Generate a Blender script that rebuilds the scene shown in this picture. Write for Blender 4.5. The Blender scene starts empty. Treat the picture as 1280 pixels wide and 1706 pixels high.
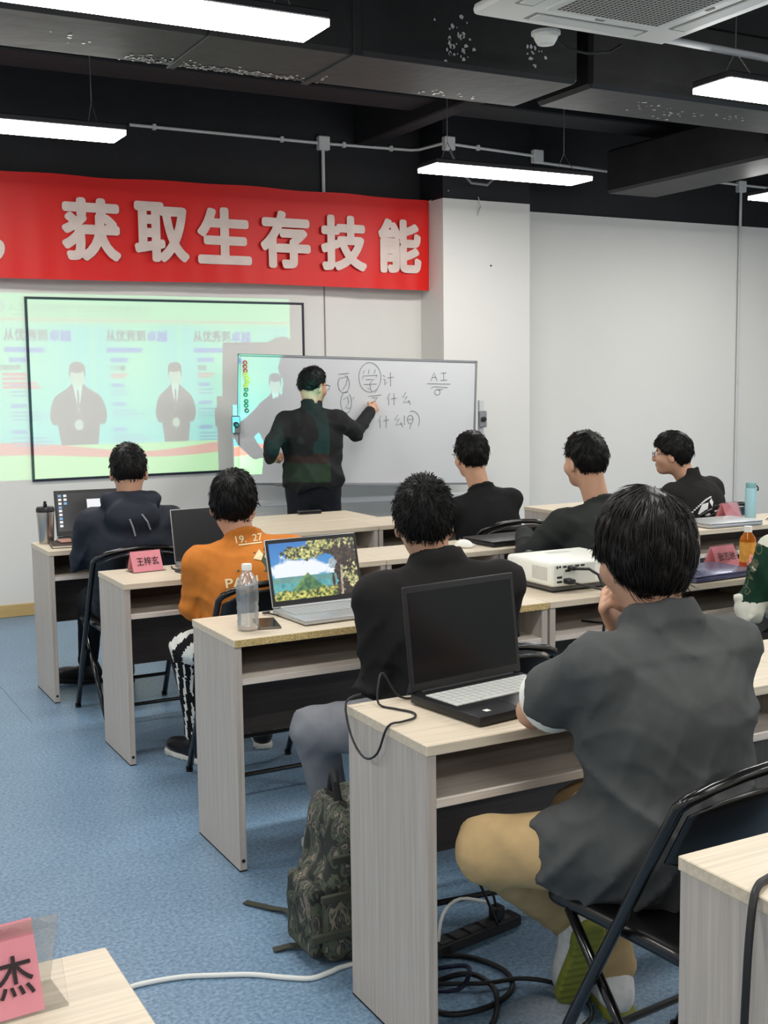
import bpy, bmesh, math, random
import numpy as np
from mathutils import Vector, Matrix, Euler
from mathutils.bvhtree import BVHTree

S = bpy.context.scene
COL = S.collection
PI = math.pi

# ------------------------------------------------------------------ camera
F_PX, YAW, PITCH, ROLL, CAM_Z = 1972.5, math.radians(28.30), math.radians(-6.264), math.radians(-0.719), 1.54
fw = Vector((math.sin(YAW)*math.cos(PITCH), math.cos(YAW)*math.cos(PITCH), math.sin(PITCH)))
rt = Vector((math.cos(YAW), -math.sin(YAW), 0)); up = rt.cross(fw)
r2 = rt*math.cos(ROLL)+up*math.sin(ROLL); u2 = up*math.cos(ROLL)-rt*math.sin(ROLL)
cam_d = bpy.data.cameras.new('camera'); cam = bpy.data.objects.new('camera', cam_d); COL.objects.link(cam)
cam_d.sensor_fit = 'VERTICAL'; cam_d.sensor_height = 36.0; cam_d.lens = F_PX/1706*36.0
cam_d.clip_start = 0.05; cam_d.clip_end = 100
M = Matrix.Identity(4)
for i in range(3):
    M[i][0] = r2[i]; M[i][1] = u2[i]; M[i][2] = -fw[i]
M[2][3] = CAM_Z
cam.matrix_world = M
S.camera = cam

# ------------------------------------------------------------------ world, exposure
wd = bpy.data.worlds.new('world'); S.world = wd; wd.use_nodes = True
wd.node_tree.nodes['Background'].inputs[0].default_value = (0.9, 0.95, 1.0, 1)
wd.node_tree.nodes['Background'].inputs[1].default_value = 0.25
S.view_settings.view_transform = 'Standard'; S.view_settings.look = 'None'
S.view_settings.gamma = 1.0; S.view_settings.use_curve_mapping = False
S.view_settings.exposure = 0.0
cy = S.cycles; cy.max_bounces = 5; cy.diffuse_bounces = 3; cy.glossy_bounces = 2; cy.transmission_bounces = 4; cy.transparent_max_bounces = 12
LAMP_POWER = 35.0          # emission of the ceiling lamps
PROJECTOR_POWER = 500.0    # watts of the projector's beam

# ------------------------------------------------------------------ helpers
def lin(c):
    c = c/255.0
    return c/12.92 if c <= 0.04045 else ((c+0.055)/1.055)**2.4
def rgb(r, g, b): return (lin(r), lin(g), lin(b), 1.0)

def mat(name, color, rough=0.6, metal=0.0, spec=0.5, bump=None, vary=None, emit=None, trans=None, coat=0.0, ior=1.45, stretch=None, sheen=0.0):
    """bump=(scale, strength), vary=(scale, amount), emit=(color, strength)"""
    m = bpy.data.materials.new(name); m.use_nodes = True
    nt = m.node_tree; b = nt.nodes['Principled BSDF']
    b.inputs['Base Color'].default_value = color; b.inputs['Roughness'].default_value = rough
    b.inputs['Metallic'].default_value = metal; b.inputs['Specular IOR Level'].default_value = spec
    b.inputs['IOR'].default_value = ior
    if coat: b.inputs['Coat Weight'].default_value = coat; b.inputs['Coat Roughness'].default_value = 0.1
    if sheen: b.inputs['Sheen Weight'].default_value = sheen
    if trans is not None: b.inputs['Transmission Weight'].default_value = trans
    if emit: b.inputs['Emission Color'].default_value = emit[0]; b.inputs['Emission Strength'].default_value = emit[1]
    if bump or vary:
        tc = nt.nodes.new('ShaderNodeTexCoord'); mp = nt.nodes.new('ShaderNodeMapping')
        nt.links.new(tc.outputs['Object'], mp.inputs[0])
        if stretch: mp.inputs['Scale'].default_value = stretch
    if vary:
        n = nt.nodes.new('ShaderNodeTexNoise'); n.inputs['Scale'].default_value = vary[0]; n.inputs['Detail'].default_value = 5
        nt.links.new(mp.outputs[0], n.inputs['Vector'])
        mx = nt.nodes.new('ShaderNodeMix'); mx.data_type = 'RGBA'
        k = vary[1]
        mx.inputs[6].default_value = tuple(max(0, c*(1-k)) for c in color[:3])+(1,)
        mx.inputs[7].default_value = tuple(min(1, c*(1+k)) for c in color[:3])+(1,)
        rp = nt.nodes.new('ShaderNodeMapRange'); rp.inputs[1].default_value = 0.3; rp.inputs[2].default_value = 0.7
        nt.links.new(n.outputs[0], rp.inputs[0]); nt.links.new(rp.outputs[0], mx.inputs[0]); nt.links.new(mx.outputs[2], b.inputs['Base Color'])
    if bump:
        n = nt.nodes.new('ShaderNodeTexNoise'); n.inputs['Scale'].default_value = bump[0]; n.inputs['Detail'].default_value = 4
        nt.links.new(mp.outputs[0], n.inputs['Vector'])
        bp = nt.nodes.new('ShaderNodeBump'); bp.inputs['Strength'].default_value = bump[1]; bp.inputs['Distance'].default_value = 0.01
        nt.links.new(n.outputs[0], bp.inputs['Height']); nt.links.new(bp.outputs[0], b.inputs['Normal'])
    return m

def attr_mat(name, rough=0.6, emit=0.0, spec=0.5):
    """colour from a vertex colour attribute called 'col' (flat print)"""
    m = bpy.data.materials.new(name); m.use_nodes = True; nt = m.node_tree; b = nt.nodes['Principled BSDF']
    a = nt.nodes.new('ShaderNodeVertexColor'); a.layer_name = 'col'
    b.inputs['Roughness'].default_value = rough; b.inputs['Specular IOR Level'].default_value = spec
    if emit:
        nt.links.new(a.outputs[0], b.inputs['Emission Color']); b.inputs['Emission Strength'].default_value = emit
        b.inputs['Base Color'].default_value = (0.01, 0.01, 0.01, 1)
    else: nt.links.new(a.outputs[0], b.inputs['Base Color'])
    return m

class MB:
    """collects geometry for one mesh object"""
    def __init__(s): s.v = []; s.f = []; s.mi = []
    def add(s, vs, fs, mi=0, X=None):
        o = len(s.v)
        if X is not None: vs = [X @ Vector(v) for v in vs]
        s.v += [tuple(v) for v in vs]; s.f += [tuple(i+o for i in f) for f in fs]; s.mi += [mi]*len(fs); return s
    def box(s, lo, hi, bev=0.0, mi=0, X=None, seg=1):
        if bev <= 0:
            x0, y0, z0 = lo; x1, y1, z1 = hi
            vs = [(x0,y0,z0),(x1,y0,z0),(x1,y1,z0),(x0,y1,z0),(x0,y0,z1),(x1,y0,z1),(x1,y1,z1),(x0,y1,z1)]
            return s.add(vs, [(0,3,2,1),(4,5,6,7),(0,1,5,4),(1,2,6,5),(2,3,7,6),(3,0,4,7)], mi, X)
        bm = bmesh.new(); bmesh.ops.create_cube(bm, size=1)
        for v in bm.verts: v.co = Vector([lo[i]+(v.co[i]+.5)*(hi[i]-lo[i]) for i in range(3)])
        bmesh.ops.bevel(bm, geom=bm.edges[:], offset=bev, segments=seg, affect='EDGES', profile=0.5)
        return s.bm(bm, mi, X)
    def bm(s, bm, mi=0, X=None):
        bm.verts.ensure_lookup_table(); bm.verts.index_update()
        s.add([v.co.copy() for v in bm.verts], [[v.index for v in f.verts] for f in bm.faces], mi, X); bm.free(); return s
    def tube(s, pts, r, n=8, mi=0, X=None, cap=True, closed=False):
        pts = [Vector(p) for p in pts]; m = len(pts)
        rs = r if isinstance(r, (list, tuple)) else [r]*m
        vs = []; fs = []; prev = None
        for i, p in enumerate(pts):
            a = pts[(i-1) % m] if (i > 0 or closed) else p; b = pts[(i+1) % m] if (i < m-1 or closed) else p
            t = (b-a)
            if t.length < 1e-9: t = Vector((0,0,1))
            t.normalize()
            if prev is None: e = t.orthogonal().normalized()
            else:
                e = prev-t*prev.dot(t)
                e = e.normalized() if e.length > 1e-6 else t.orthogonal().normalized()
            prev = e; g = t.cross(e)
            for k in range(n):
                an = 2*PI*k/n; vs.append(p+(e*math.cos(an)+g*math.sin(an))*rs[i])
        for i in range(m if closed else m-1):
            j = (i+1) % m
            for k in range(n): fs.append((i*n+k, i*n+(k+1) % n, j*n+(k+1) % n, j*n+k))
        if cap and not closed: fs.append(tuple(range(n-1, -1, -1))); fs.append(tuple((m-1)*n+k for k in range(n)))
        return s.add(vs, fs, mi, X)
    def lathe(s, prof, n=24, mi=0, X=None, c=(0,0)):
        vs = []; fs = []; m = len(prof)
        for (r, z) in prof:
            for k in range(n): an = 2*PI*k/n; vs.append((c[0]+r*math.cos(an), c[1]+r*math.sin(an), z))
        for i in range(m-1):
            for k in range(n): fs.append((i*n+k, i*n+(k+1) % n, (i+1)*n+(k+1) % n, (i+1)*n+k))
        if prof[0][0] > 1e-5: fs.append(tuple(range(n-1, -1, -1)))
        if prof[-1][0] > 1e-5: fs.append(tuple((m-1)*n+k for k in range(n)))
        return s.add(vs, fs, mi, X)
    def prism(s, poly, z0, z1, mi=0, X=None):
        n = len(poly); vs = [(x, y, z0) for x, y in poly]+[(x, y, z1) for x, y in poly]
        fs = [tuple(range(n-1, -1, -1)), tuple(range(n, 2*n))]+[(i, (i+1) % n, n+(i+1) % n, n+i) for i in range(n)]
        return s.add(vs, fs, mi, X)
    def sphere(s, c, r, n=10, mi=0, X=None):
        rr = r if isinstance(r, (tuple, list)) else (r, r, r)
        bm = bmesh.new(); bmesh.ops.create_uvsphere(bm, u_segments=n*2, v_segments=n, radius=1)
        for v in bm.verts: v.co = Vector((c[0]+v.co.x*rr[0], c[1]+v.co.y*rr[1], c[2]+v.co.z*rr[2]))
        return s.bm(bm, mi, X)
    def build(s, name, mats, parent=None, smooth=False, loc=None, rot=None):
        me = bpy.data.meshes.new(name); me.from_pydata(s.v, [], s.f)
        ms = mats if isinstance(mats, (list, tuple)) else [mats]
        for m in ms: me.materials.append(m)
        if len(ms) > 1: me.polygons.foreach_set('material_index', s.mi)
        if smooth:
            me.polygons.foreach_set('use_smooth', [True]*len(me.polygons))
            if smooth != 'full': me.set_sharp_from_angle(angle=math.radians(40))
        me.update()
        o = bpy.data.objects.new(name, me); COL.objects.link(o)
        if parent: o.parent = parent
        if loc: o.location = loc
        if rot: o.rotation_euler = rot
        return o

def tag(o, label=None, cat=None, group=None, kind=None):
    for k, v in (('label', label), ('category', cat), ('group', group), ('kind', kind)):
        if v: o[k] = v
    return o
def thing(name, label, cat, loc=(0,0,0), rz=0.0, group=None):
    o = bpy.data.objects.new(name, None); o.empty_display_size = 0.1; COL.objects.link(o)
    o.location = loc; o.rotation_euler = (0, 0, rz)
    return tag(o, label, cat, group)
def copy_tree(o, parent=None):
    c = o.copy(); COL.objects.link(c); c.parent = parent
    for ch in list(o.children): copy_tree(ch, c)
    return c
def struct(o): o['kind'] = 'structure'; return o

def text_mesh(body, size=0.1, extrude=0.001, offset=0.0, shear=0.0, space=1.0):
    cu = bpy.data.curves.new('t', 'FONT'); cu.body = body; cu.size = size; cu.extrude = extrude; cu.offset = offset
    cu.align_x = 'CENTER'; cu.align_y = 'CENTER'; cu.shear = shear; cu.space_character = space; cu.resolution_u = 4
    ob = bpy.data.objects.new('t', cu); COL.objects.link(ob)
    dg = bpy.context.evaluated_depsgraph_get(); dg.update()
    me = bpy.data.meshes.new_from_object(ob.evaluated_get(dg))
    bpy.data.objects.remove(ob); bpy.data.curves.remove(cu)
    return me
def center_mesh(me):
    if not me.vertices: return 0, 0
    co = np.zeros(len(me.vertices)*3, np.float32); me.vertices.foreach_get('co', co); co = co.reshape(-1, 3)
    lo, hi = co.min(0), co.max(0); co[:, :2] -= ((lo+hi)/2)[:2]; me.vertices.foreach_set('co', co.ravel()); me.update()
    return hi[0]-lo[0], hi[1]-lo[1]
def text_obj(name, body, w, h, m, parent, X, extrude=0.001, bold=0.0, space=1.0):
    """text stretched to w x h metres, lying in the XY plane of matrix X, as one mesh part"""
    me = text_mesh(body, 1.0, 0.0, 0.0, space=space)
    tw, th = center_mesh(me)
    co = np.zeros(len(me.vertices)*3, np.float32); me.vertices.foreach_get('co', co); co = co.reshape(-1, 3)
    if w is None: w = tw*h/max(th, 1e-6)
    fs = [list(p.vertices) for p in me.polygons]
    bpy.data.meshes.remove(me)
    co[:, 0] *= w/max(tw, 1e-6); co[:, 1] *= h/max(th, 1e-6)
    mb = MB(); bo = bold*h
    sh_ = [(0, 0)]+([(bo*math.cos(k*PI/8), bo*math.sin(k*PI/8)) for k in range(16)] if bold else [])
    for k, (a, b) in enumerate(sh_): mb.add([(x*(1-2*bo/w)+a, y*(1-2*bo/h)+b, extrude+k*2e-5) for x, y, z in co], fs, 0, X)
    return mb.build(name, m, parent)

# ------------------------------------------------------------------ implicit surfaces (numpy surface nets)
def surface_net(f, lo, hi, res):
    lo = np.array(lo, float); hi = np.array(hi, float)
    n = np.maximum(3, np.ceil((hi-lo)/res).astype(int)+1)
    ax = [lo[i]+np.arange(n[i])*res for i in range(3)]
    x, y, z = np.meshgrid(*ax, indexing='ij'); x = x.astype(np.float32); y = y.astype(np.float32); z = z.astype(np.float32)
    D = f(x, y, z).astype(np.float32)
    D[0] = D[-1] = 1; D[:, 0] = D[:, -1] = 1; D[:, :, 0] = D[:, :, -1] = 1
    I = D < 0; c = [k-1 for k in n]
    acc = np.zeros((*c, 3), np.float32); cnt = np.zeros(c, np.int32)
    corners = [(i, j, k) for i in (0, 1) for j in (0, 1) for k in (0, 1)]
    sl = lambda o: tuple(slice(o[i], o[i]+c[i]) for i in range(3))
    for a in range(3):
        for o in corners:
            if o[a] == 1: continue
            o2 = list(o); o2[a] = 1
            d0 = D[sl(o)]; d1 = D[sl(o2)]; m = (I[sl(o)] != I[sl(o2)])
            t = np.where(m, d0/np.where(m, d0-d1, 1), 0)
            for b in range(3): acc[..., b] += np.where(m, o[b]+(t if b == a else 0), 0)
            cnt += m
    act = cnt > 0; idx = -np.ones(c, np.int64); idx[act] = np.arange(act.sum())
    cell = np.argwhere(act); P = lo+(cell+acc[act]/cnt[act][:, None])*res
    quads = []
    for a in range(3):
        b, d = (a+1) % 3, (a+2) % 3
        s0 = [slice(None)]*3; s1 = [slice(None)]*3
        s0[a] = slice(0, n[a]-1); s1[a] = slice(1, n[a])
        for q in (b, d): s0[q] = slice(1, n[q]-1); s1[q] = slice(1, n[q]-1)
        A = I[tuple(s0)]; B = I[tuple(s1)]; w = np.argwhere(A != B)
        if not len(w): continue
        flip = ~A[tuple(w.T)]
        p = w.copy(); p[:, b] += 1; p[:, d] += 1
        def g(db, dd):
            r = p.copy(); r[:, b] += db; r[:, d] += dd; return idx[tuple(r.T)]
        q = np.stack([g(-1, -1), g(0, -1), g(0, 0), g(-1, 0)], 1)
        q[flip] = q[flip][:, ::-1]; quads.append(q)
    return P, np.concatenate(quads)
def np_mesh(name, P, Q, mats, parent=None, mi=None, smooth=True, cols=None):
    me = bpy.data.meshes.new(name); P = np.asarray(P, np.float32); Q = np.asarray(Q, np.int32)
    k = Q.shape[1]
    me.vertices.add(len(P)); me.vertices.foreach_set('co', P.ravel())
    me.loops.add(Q.size); me.loops.foreach_set('vertex_index', Q.ravel())
    me.polygons.add(len(Q)); me.polygons.foreach_set('loop_start', np.arange(0, Q.size, k, dtype=np.int32))
    for m in (mats if isinstance(mats, (list, tuple)) else [mats]): me.materials.append(m)
    if mi is not None: me.polygons.foreach_set('material_index', np.asarray(mi, np.int32))
    me.update(calc_edges=True); me.validate()
    if smooth: me.polygons.foreach_set('use_smooth', [True]*len(me.polygons))
    if cols is not None:
        at = me.color_attributes.new('col', 'FLOAT_COLOR', 'POINT'); at.data.foreach_set('color', np.asarray(cols, np.float32).ravel())
    o = bpy.data.objects.new(name, me); COL.objects.link(o)
    if parent: o.parent = parent
    return o
def smin(a, b, k):
    h = np.maximum(k-np.abs(a-b), 0)/k; return np.minimum(a, b)-h*h*k*0.25
def smax(a, b, k): return -smin(-a, -b, k)
def d_cone(p, a, b, ra, rb):
    x, y, z = p; a = np.array(a, float); b = np.array(b, float); ba = b-a; L = max(float(ba@ba), 1e-9)
    t = np.clip(((x-a[0])*ba[0]+(y-a[1])*ba[1]+(z-a[2])*ba[2])/L, 0, 1)
    return np.sqrt((x-a[0]-ba[0]*t)**2+(y-a[1]-ba[1]*t)**2+(z-a[2]-ba[2]*t)**2)-(ra+(rb-ra)*t)
def d_ell(p, c, r, Rm=None):
    x, y, z = p[0]-c[0], p[1]-c[1], p[2]-c[2]
    if Rm is not None: x, y, z = (Rm[0][0]*x+Rm[1][0]*y+Rm[2][0]*z), (Rm[0][1]*x+Rm[1][1]*y+Rm[2][1]*z), (Rm[0][2]*x+Rm[1][2]*y+Rm[2][2]*z)
    k0 = np.sqrt((x/r[0])**2+(y/r[1])**2+(z/r[2])**2)+1e-6; k1 = np.sqrt((x/r[0]**2)**2+(y/r[1]**2)**2+(z/r[2]**2)**2)+1e-6
    return k0*(k0-1)/k1
def d_box(p, c, h, r=0.0):
    q = [np.abs(p[i]-c[i])-h[i]+r for i in range(3)]
    return np.sqrt(np.maximum(q[0], 0)**2+np.maximum(q[1], 0)**2+np.maximum(q[2], 0)**2)+np.minimum(np.maximum(np.maximum(q[0], q[1]), q[2]), 0)-r
def to_local(p, org, A):
    """world arrays -> frame with origin org and axes columns of A (3x3)"""
    x, y, z = p[0]-org[0], p[1]-org[1], p[2]-org[2]
    return tuple(A[0][i]*x+A[1][i]*y+A[2][i]*z for i in range(3))
def folds(p, amp, freq, seed):
    """ridged cloth folds, outward"""
    x, y, z = p; s = seed*1.9
    w = .35*np.sin(freq*.33*x+s)+.3*np.sin(freq*.29*y+1.3*s)+.25*np.sin(freq*.21*z+.6*s)
    r1 = (1-np.abs(np.sin(freq*(.75*z+.40*x)*.5+2.6*w)))**2; r2 = (1-np.abs(np.sin(freq*.7*(.55*z-.8*x+.25*y)-2.2*w+s)))**2
    m = .5+.5*np.sin(freq*.21*(x+1.7*z)+s)
    return -amp*(r1*m+.7*r2*(1-m)-.2)
def wrinkle(p, amp, freq, seed):
    x, y, z = p; s = seed*1.7
    a = np.sin(freq*(0.55*x+0.3*y+1.0*z)+2.2*np.sin(freq*0.31*(x-y)+s)+s)
    b = np.sin(freq*1.63*(-0.6*x+0.4*y+0.8*z)+1.7*np.sin(freq*0.43*(y+z)+2*s)+2.1*s)
    c = np.sin(freq*0.7*(0.9*x-0.5*y+0.25*z)+1.5*np.sin(freq*0.5*(z+x)+0.7*s))
    return amp*(a*0.5+b*0.25+c*0.4)
# ------------------------------------------------------------------ materials
def wood_mat(name, base, grain_axis):
    """pale laminate with fine streaks along one axis"""
    m = bpy.data.materials.new(name); m.use_nodes = True; nt = m.node_tree; b = nt.nodes['Principled BSDF']
    tc = nt.nodes.new('ShaderNodeTexCoord'); mp = nt.nodes.new('ShaderNodeMapping')
    nt.links.new(tc.outputs['Object'], mp.inputs[0])
    sc = [60, 60, 60]; sc[grain_axis] = 1.6; mp.inputs['Scale'].default_value = sc
    n = nt.nodes.new('ShaderNodeTexNoise'); n.inputs['Scale'].default_value = 1.6; n.inputs['Detail'].default_value = 6; n.inputs['Roughness'].default_value = 0.65
    nt.links.new(mp.outputs[0], n.inputs['Vector'])
    cr = nt.nodes.new('ShaderNodeValToRGB'); e = cr.color_ramp.elements
    e[0].position = 0.30; e[0].color = tuple(c*0.78 for c in base[:3])+(1,)
    e[1].position = 0.72; e[1].color = tuple(min(1, c*1.10) for c in base[:3])+(1,)
    nt.links.new(n.outputs[0], cr.inputs[0]); nt.links.new(cr.outputs[0], b.inputs['Base Color'])
    b.inputs['Roughness'].default_value = 0.42; b.inputs['Specular IOR Level'].default_value = 0.35
    return m
M_TOP = wood_mat('laminate_top', rgb(219, 205, 183), 0)
M_SIDE_SHADED = wood_mat('laminate_panel_shaded', rgb(192, 183, 174), 2)  # same laminate as the tops, coloured darker for the shade on upright panels
M_SHELF = wood_mat('laminate_shelf', rgb(214, 204, 194), 0)
M_BACKP_SHADED = wood_mat('laminate_back_shaded', rgb(98, 88, 84), 0)  # deep shade inside the desk is put into this dark colour
M_CHIP = mat('raw_chipboard', rgb(196, 172, 118), 0.85, vary=(260, 0.45))
M_BLACKP = mat('black_plastic', rgb(24, 24, 26), 0.35)
M_BLACKM = mat('black_matte', rgb(20, 20, 22), 0.6)
M_STEEL = mat('brushed_steel', rgb(190, 186, 180), 0.28, metal=1.0)
M_ALU = mat('aluminium', rgb(205, 206, 208), 0.35, metal=0.9)
M_WHITEP = mat('white_plastic', rgb(236, 236, 228), 0.4)
M_WALL = mat('white_paint', rgb(226, 224, 219), 0.75, bump=(90, 0.05), vary=(0.8, 0.02))
M_BLACKPAINT = mat('black_paint', rgb(20, 21, 26), 0.65, bump=(30, 0.2), vary=(3, 0.25))
M_CEIL = mat('black_ceiling', rgb(16, 17, 21), 0.8, bump=(14, 0.4))
M_DUCT = mat('black_duct_wrap', rgb(30, 30, 31), .55, bump=(9, 0.35), vary=(4, 0.3))
M_FLAKE = mat('silver_foil', rgb(215, 215, 215), 0.35, metal=0.4)
M_BASEB = mat('wood_skirting', rgb(196, 166, 110), 0.5, vary=(6, 0.12), stretch=(1, 1, 8))

# floor: blue mottled vinyl
M_FLOOR = bpy.data.materials.new('blue_vinyl'); M_FLOOR.use_nodes = True
nt = M_FLOOR.node_tree; b = nt.nodes['Principled BSDF']; tc = nt.nodes.new('ShaderNodeTexCoord')
n1 = nt.nodes.new('ShaderNodeTexNoise'); n1.inputs['Scale'].default_value = 85; n1.inputs['Detail'].default_value = 5; n1.inputs['Roughness'].default_value = 0.7
n2 = nt.nodes.new('ShaderNodeTexNoise'); n2.inputs['Scale'].default_value = 3.5; n2.inputs['Detail'].default_value = 3
for n in (n1, n2): nt.links.new(tc.outputs['Object'], n.inputs['Vector'])
cr = nt.nodes.new('ShaderNodeValToRGB'); e = cr.color_ramp.elements
e[0].position = 0.33; e[0].color = rgb(82, 111, 138); e[1].position = 0.66; e[1].color = rgb(140, 169, 194)
nt.links.new(n1.outputs[0], cr.inputs[0])
mx = nt.nodes.new('ShaderNodeMix'); mx.data_type = 'RGBA'; mx.blend_type = 'MULTIPLY'; mx.inputs[0].default_value = 0.35
cr2 = nt.nodes.new('ShaderNodeValToRGB'); cr2.color_ramp.elements[0].position = 0.35; cr2.color_ramp.elements[0].color = (0.72, 0.76, 0.8, 1); cr2.color_ramp.elements[1].position = 0.65
nt.links.new(n2.outputs[0], cr2.inputs[0]); nt.links.new(cr.outputs[0], mx.inputs[6]); nt.links.new(cr2.outputs[0], mx.inputs[7]); nt.links.new(mx.outputs[2], b.inputs['Base Color'])
b.inputs['Roughness'].default_value = 0.38; b.inputs['Specular IOR Level'].default_value = 0.5
bp = nt.nodes.new('ShaderNodeBump'); bp.inputs['Strength'].default_value = 0.08; bp.inputs['Distance'].default_value = 0.004
nt.links.new(n1.outputs[0], bp.inputs['Height']); nt.links.new(bp.outputs[0], b.inputs['Normal'])

# ------------------------------------------------------------------ room shell
XL, XR, YN, YF, ZP, ZC = -3.6, 9.6, -4.2, 8.1, 2.905, 3.75
fl = MB().box((XL-.2, YN-.2, -0.1), (XR+.2, YF+.2, 0)).build('floor', M_FLOOR); struct(fl)
M_SEAM = mat('vinyl_joint', rgb(96, 120, 142), 0.5)
MB().box((1.080, 5.45, -0.001), (1.084, YF, 0.0006)).build('floor_joint', M_SEAM, fl)
struct(MB().box((XL-.2, YN-.2, ZC), (XR+.2, YF+.2, ZC+.1)).build('ceiling', M_CEIL))
def wall(name, lo, hi):
    w = struct(MB().box((lo[0], lo[1], 0), (hi[0], hi[1], ZP)).build('wall_'+name, M_WALL))
    MB().box((lo[0], lo[1], ZP), (hi[0], hi[1], ZC)).build('painted_band', M_BLACKPAINT, w)
    return w
wall('front', (XL-.2, YF, 0), (XR+.2, YF+.2, 0))
wall('rear', (XL-.2, YN-.2, 0), (XR+.2, YN, 0))
wall('left', (XL-.2, YN, 0), (XL, YF, 0))
wall('right', (XR, YN, 0), (XR+.2, YF, 0))
c = struct(MB().box((4.712, 7.76, 0), (5.505, YF, ZP)).build('wall_column', M_WALL))
MB().box((4.712, 7.76, ZP), (5.505, YF, ZC)).build('painted_band', M_BLACKPAINT, c)
struct(MB().box((XL, YF-.015, 0), (4.712, YF, .085), .004).build('baseboard_front', M_BASEB))
struct(MB().box((5.505, YF-.015, 0), (XR, YF, .085), .004).build('baseboard_front_right', M_BASEB))
struct(MB().box((4.70, 7.745, 0), (5.517, 7.76, .085), .004).build('baseboard_column', M_BASEB))
struct(MB().box((3.873, YF-.006, 0.086), (3.881, YF, 2.3)).build('trim_1', mat('panel_joint', rgb(150, 140, 128), .7)))
# stains and nail holes on the column: a hanging wire end
w = MB().tube([(5.02, 7.752, 2.93), (5.03, 7.748, 2.90), (5.04, 7.746, 2.86), (5.02, 7.745, 2.82), (5.015, 7.745, 2.79)], .004, 6)
tag(w.build('loose_wire', M_ALU), 'short loose wire end hanging at the top of the white column', 'wire')
tag(MB().sphere((5.14, 7.757, 2.42), .007, 5).build('wall_plug', M_BLACKM), 'small dark wall plug on the white column', 'wall plug')

# ceiling beams and ducts
def duct(name, lo, hi, label, joints=()):
    t = thing(name, label, 'duct', (lo[0], lo[1], lo[2]))
    d = (hi[0]-lo[0], hi[1]-lo[1], hi[2]-lo[2])
    MB().box((0, 0, 0), d, .02).build('casing', M_DUCT, t)
    for j in joints: MB().box((j, -.01, -.008), (j+.04, d[1]+.01, d[2]), .003).build('flange', M_DUCT, t)
    return t
d1 = duct('air_duct', (-2.1, 4.88, 3.0), (3.76, 5.44, 3.45), 'long black air duct at the upper left with a strip of silver flakes', (1.2, 3.92, 4.6))
d2 = duct('air_duct', (3.90, 4.97, 3.02), (9.4, 5.45, 3.42), 'black wrapped air duct at the right, behind the ceiling air conditioner', (2.0,))
d3 = duct('air_duct', (6.0, 5.8, 2.97), (6.5, 7.45, 3.3), 'short grey-black duct near the right wall, running towards the front wall')
def flakes(parent, spots, seed, face):
    rnd = random.Random(seed); mb = MB()
    for (cx, cy, n, sx, sy) in spots:
        for k in range(n):
            x = cx+rnd.gauss(0, sx); y = cy+rnd.gauss(0, sy); s = rnd.uniform(.004, .014)
            poly = [(x+s*rnd.uniform(.4, 1.2)*math.cos(a), y+s*rnd.uniform(.4, 1.2)*math.sin(a)) for a in (0, 1.3, 2.5, 3.8, 5.1)]
            if face == 'bottom': mb.add([(px, min(max(py, .02), .54), -.003) for px, py in poly], [(4, 3, 2, 1, 0)])
            else: mb.add([(px, -.003, min(max(py, .02), .4)) for px, py in poly], [(0, 1, 2, 3, 4)])
    o = mb.build('foil_flake', M_FLAKE, parent); o['kind'] = 'stuff'; return o
flakes(d1, [(3.85, .48, 110, .07, .03), (4.1, .50, 150, .12, .022), (4.38, .50, 120, .12, .02), (3.45, .30, 6, .06, .03), (4.62, .40, 10, .03, .02), (5.35, .45, 16, .12, .03)], 3, 'bottom')
flakes(d1, [(5.15, .12, 34, .05, .05), (5.58, .12, 14, .03, .03)], 4, 'front')
flakes(d2, [(.55, .2, 14, .07, .05), (.85, .3, 16, .1, .06), (1.15, .2, 16, .1, .05)], 5, 'bottom')
for k, (y0, y1, z) in enumerate(((6.9, 7.25, 3.38), (2.6, 2.95, 3.3), (0.2, .55, 3.3))):
    tag(MB().box((-2.2, y0, z), (9.6, y1, ZC), .01).build('ceiling_beam', M_CEIL), ('black ceiling beam running across above the red banner', 'black ceiling beam overhead in front of the air conditioner', 'black ceiling beam overhead above the last desks')[k], 'beam')
tag(MB().box((4.15, 5.45, 3.3), (4.3, 8.1, 3.62), .01).build('ceiling_beam', M_CEIL), 'narrow black ceiling beam running to the top of the white column', 'beam')

# ------------------------------------------------------------------ ceiling lamps
M_LED = mat('led_diffuser', (1, 1, 1, 1), .5, emit=((1.0, 0.985, 0.95, 1), LAMP_POWER))
M_LED.cycles.emission_sampling = 'FRONT'
M_LAMPB = mat('lamp_housing', rgb(40, 40, 44), .4)
def lamp(x, y, label):
    t = thing('ceiling_lamp', label, 'ceiling lamp', (x, y, 2.86), 0, 'linear ceiling lamps')
    MB().box((0, -.12, .004), (1.2, .12, .038), .006).build('housing', M_LAMPB, t)
    dv = [(.004, -.116, -.018), (1.196, -.116, -.018), (1.196, .116, -.018), (.004, .116, -.018), (.004, -.116, .006), (1.196, -.116, .006), (1.196, .116, .006), (.004, .116, .006)]
    MB().add(dv, [(0, 3, 2, 1), (0, 1, 5, 4), (1, 2, 6, 5), (2, 3, 7, 6), (3, 0, 4, 7)]).build('diffuser', M_LED, t)  # side faces glow too, added to throw more light on the banner
    for dx in (.15, 1.05):
        MB().tube([(dx, -.1, .038), (dx, 0, .16), (dx, .1, .038)], .0025, 5).tube([(dx, 0, .16), (dx, 0, .88)], .0025, 5).build('hanging_wire', M_ALU, t)
    return t
lamp(.66, 6.36, 'lit linear ceiling lamp hanging above the left end of the red banner')
lamp(3.82, 6.48, 'lit linear ceiling lamp hanging in front of the white column')
lamp(6.62, 6.46, 'lit linear ceiling lamp whose end shows at the right edge beside the wall pipe')
lamp(.79, 4.18, 'largest lit linear ceiling lamp, at the top left of the picture')
lamp(3.945, 4.16, 'lit linear ceiling lamp below the ceiling air conditioner, cut by the right edge')
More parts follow.
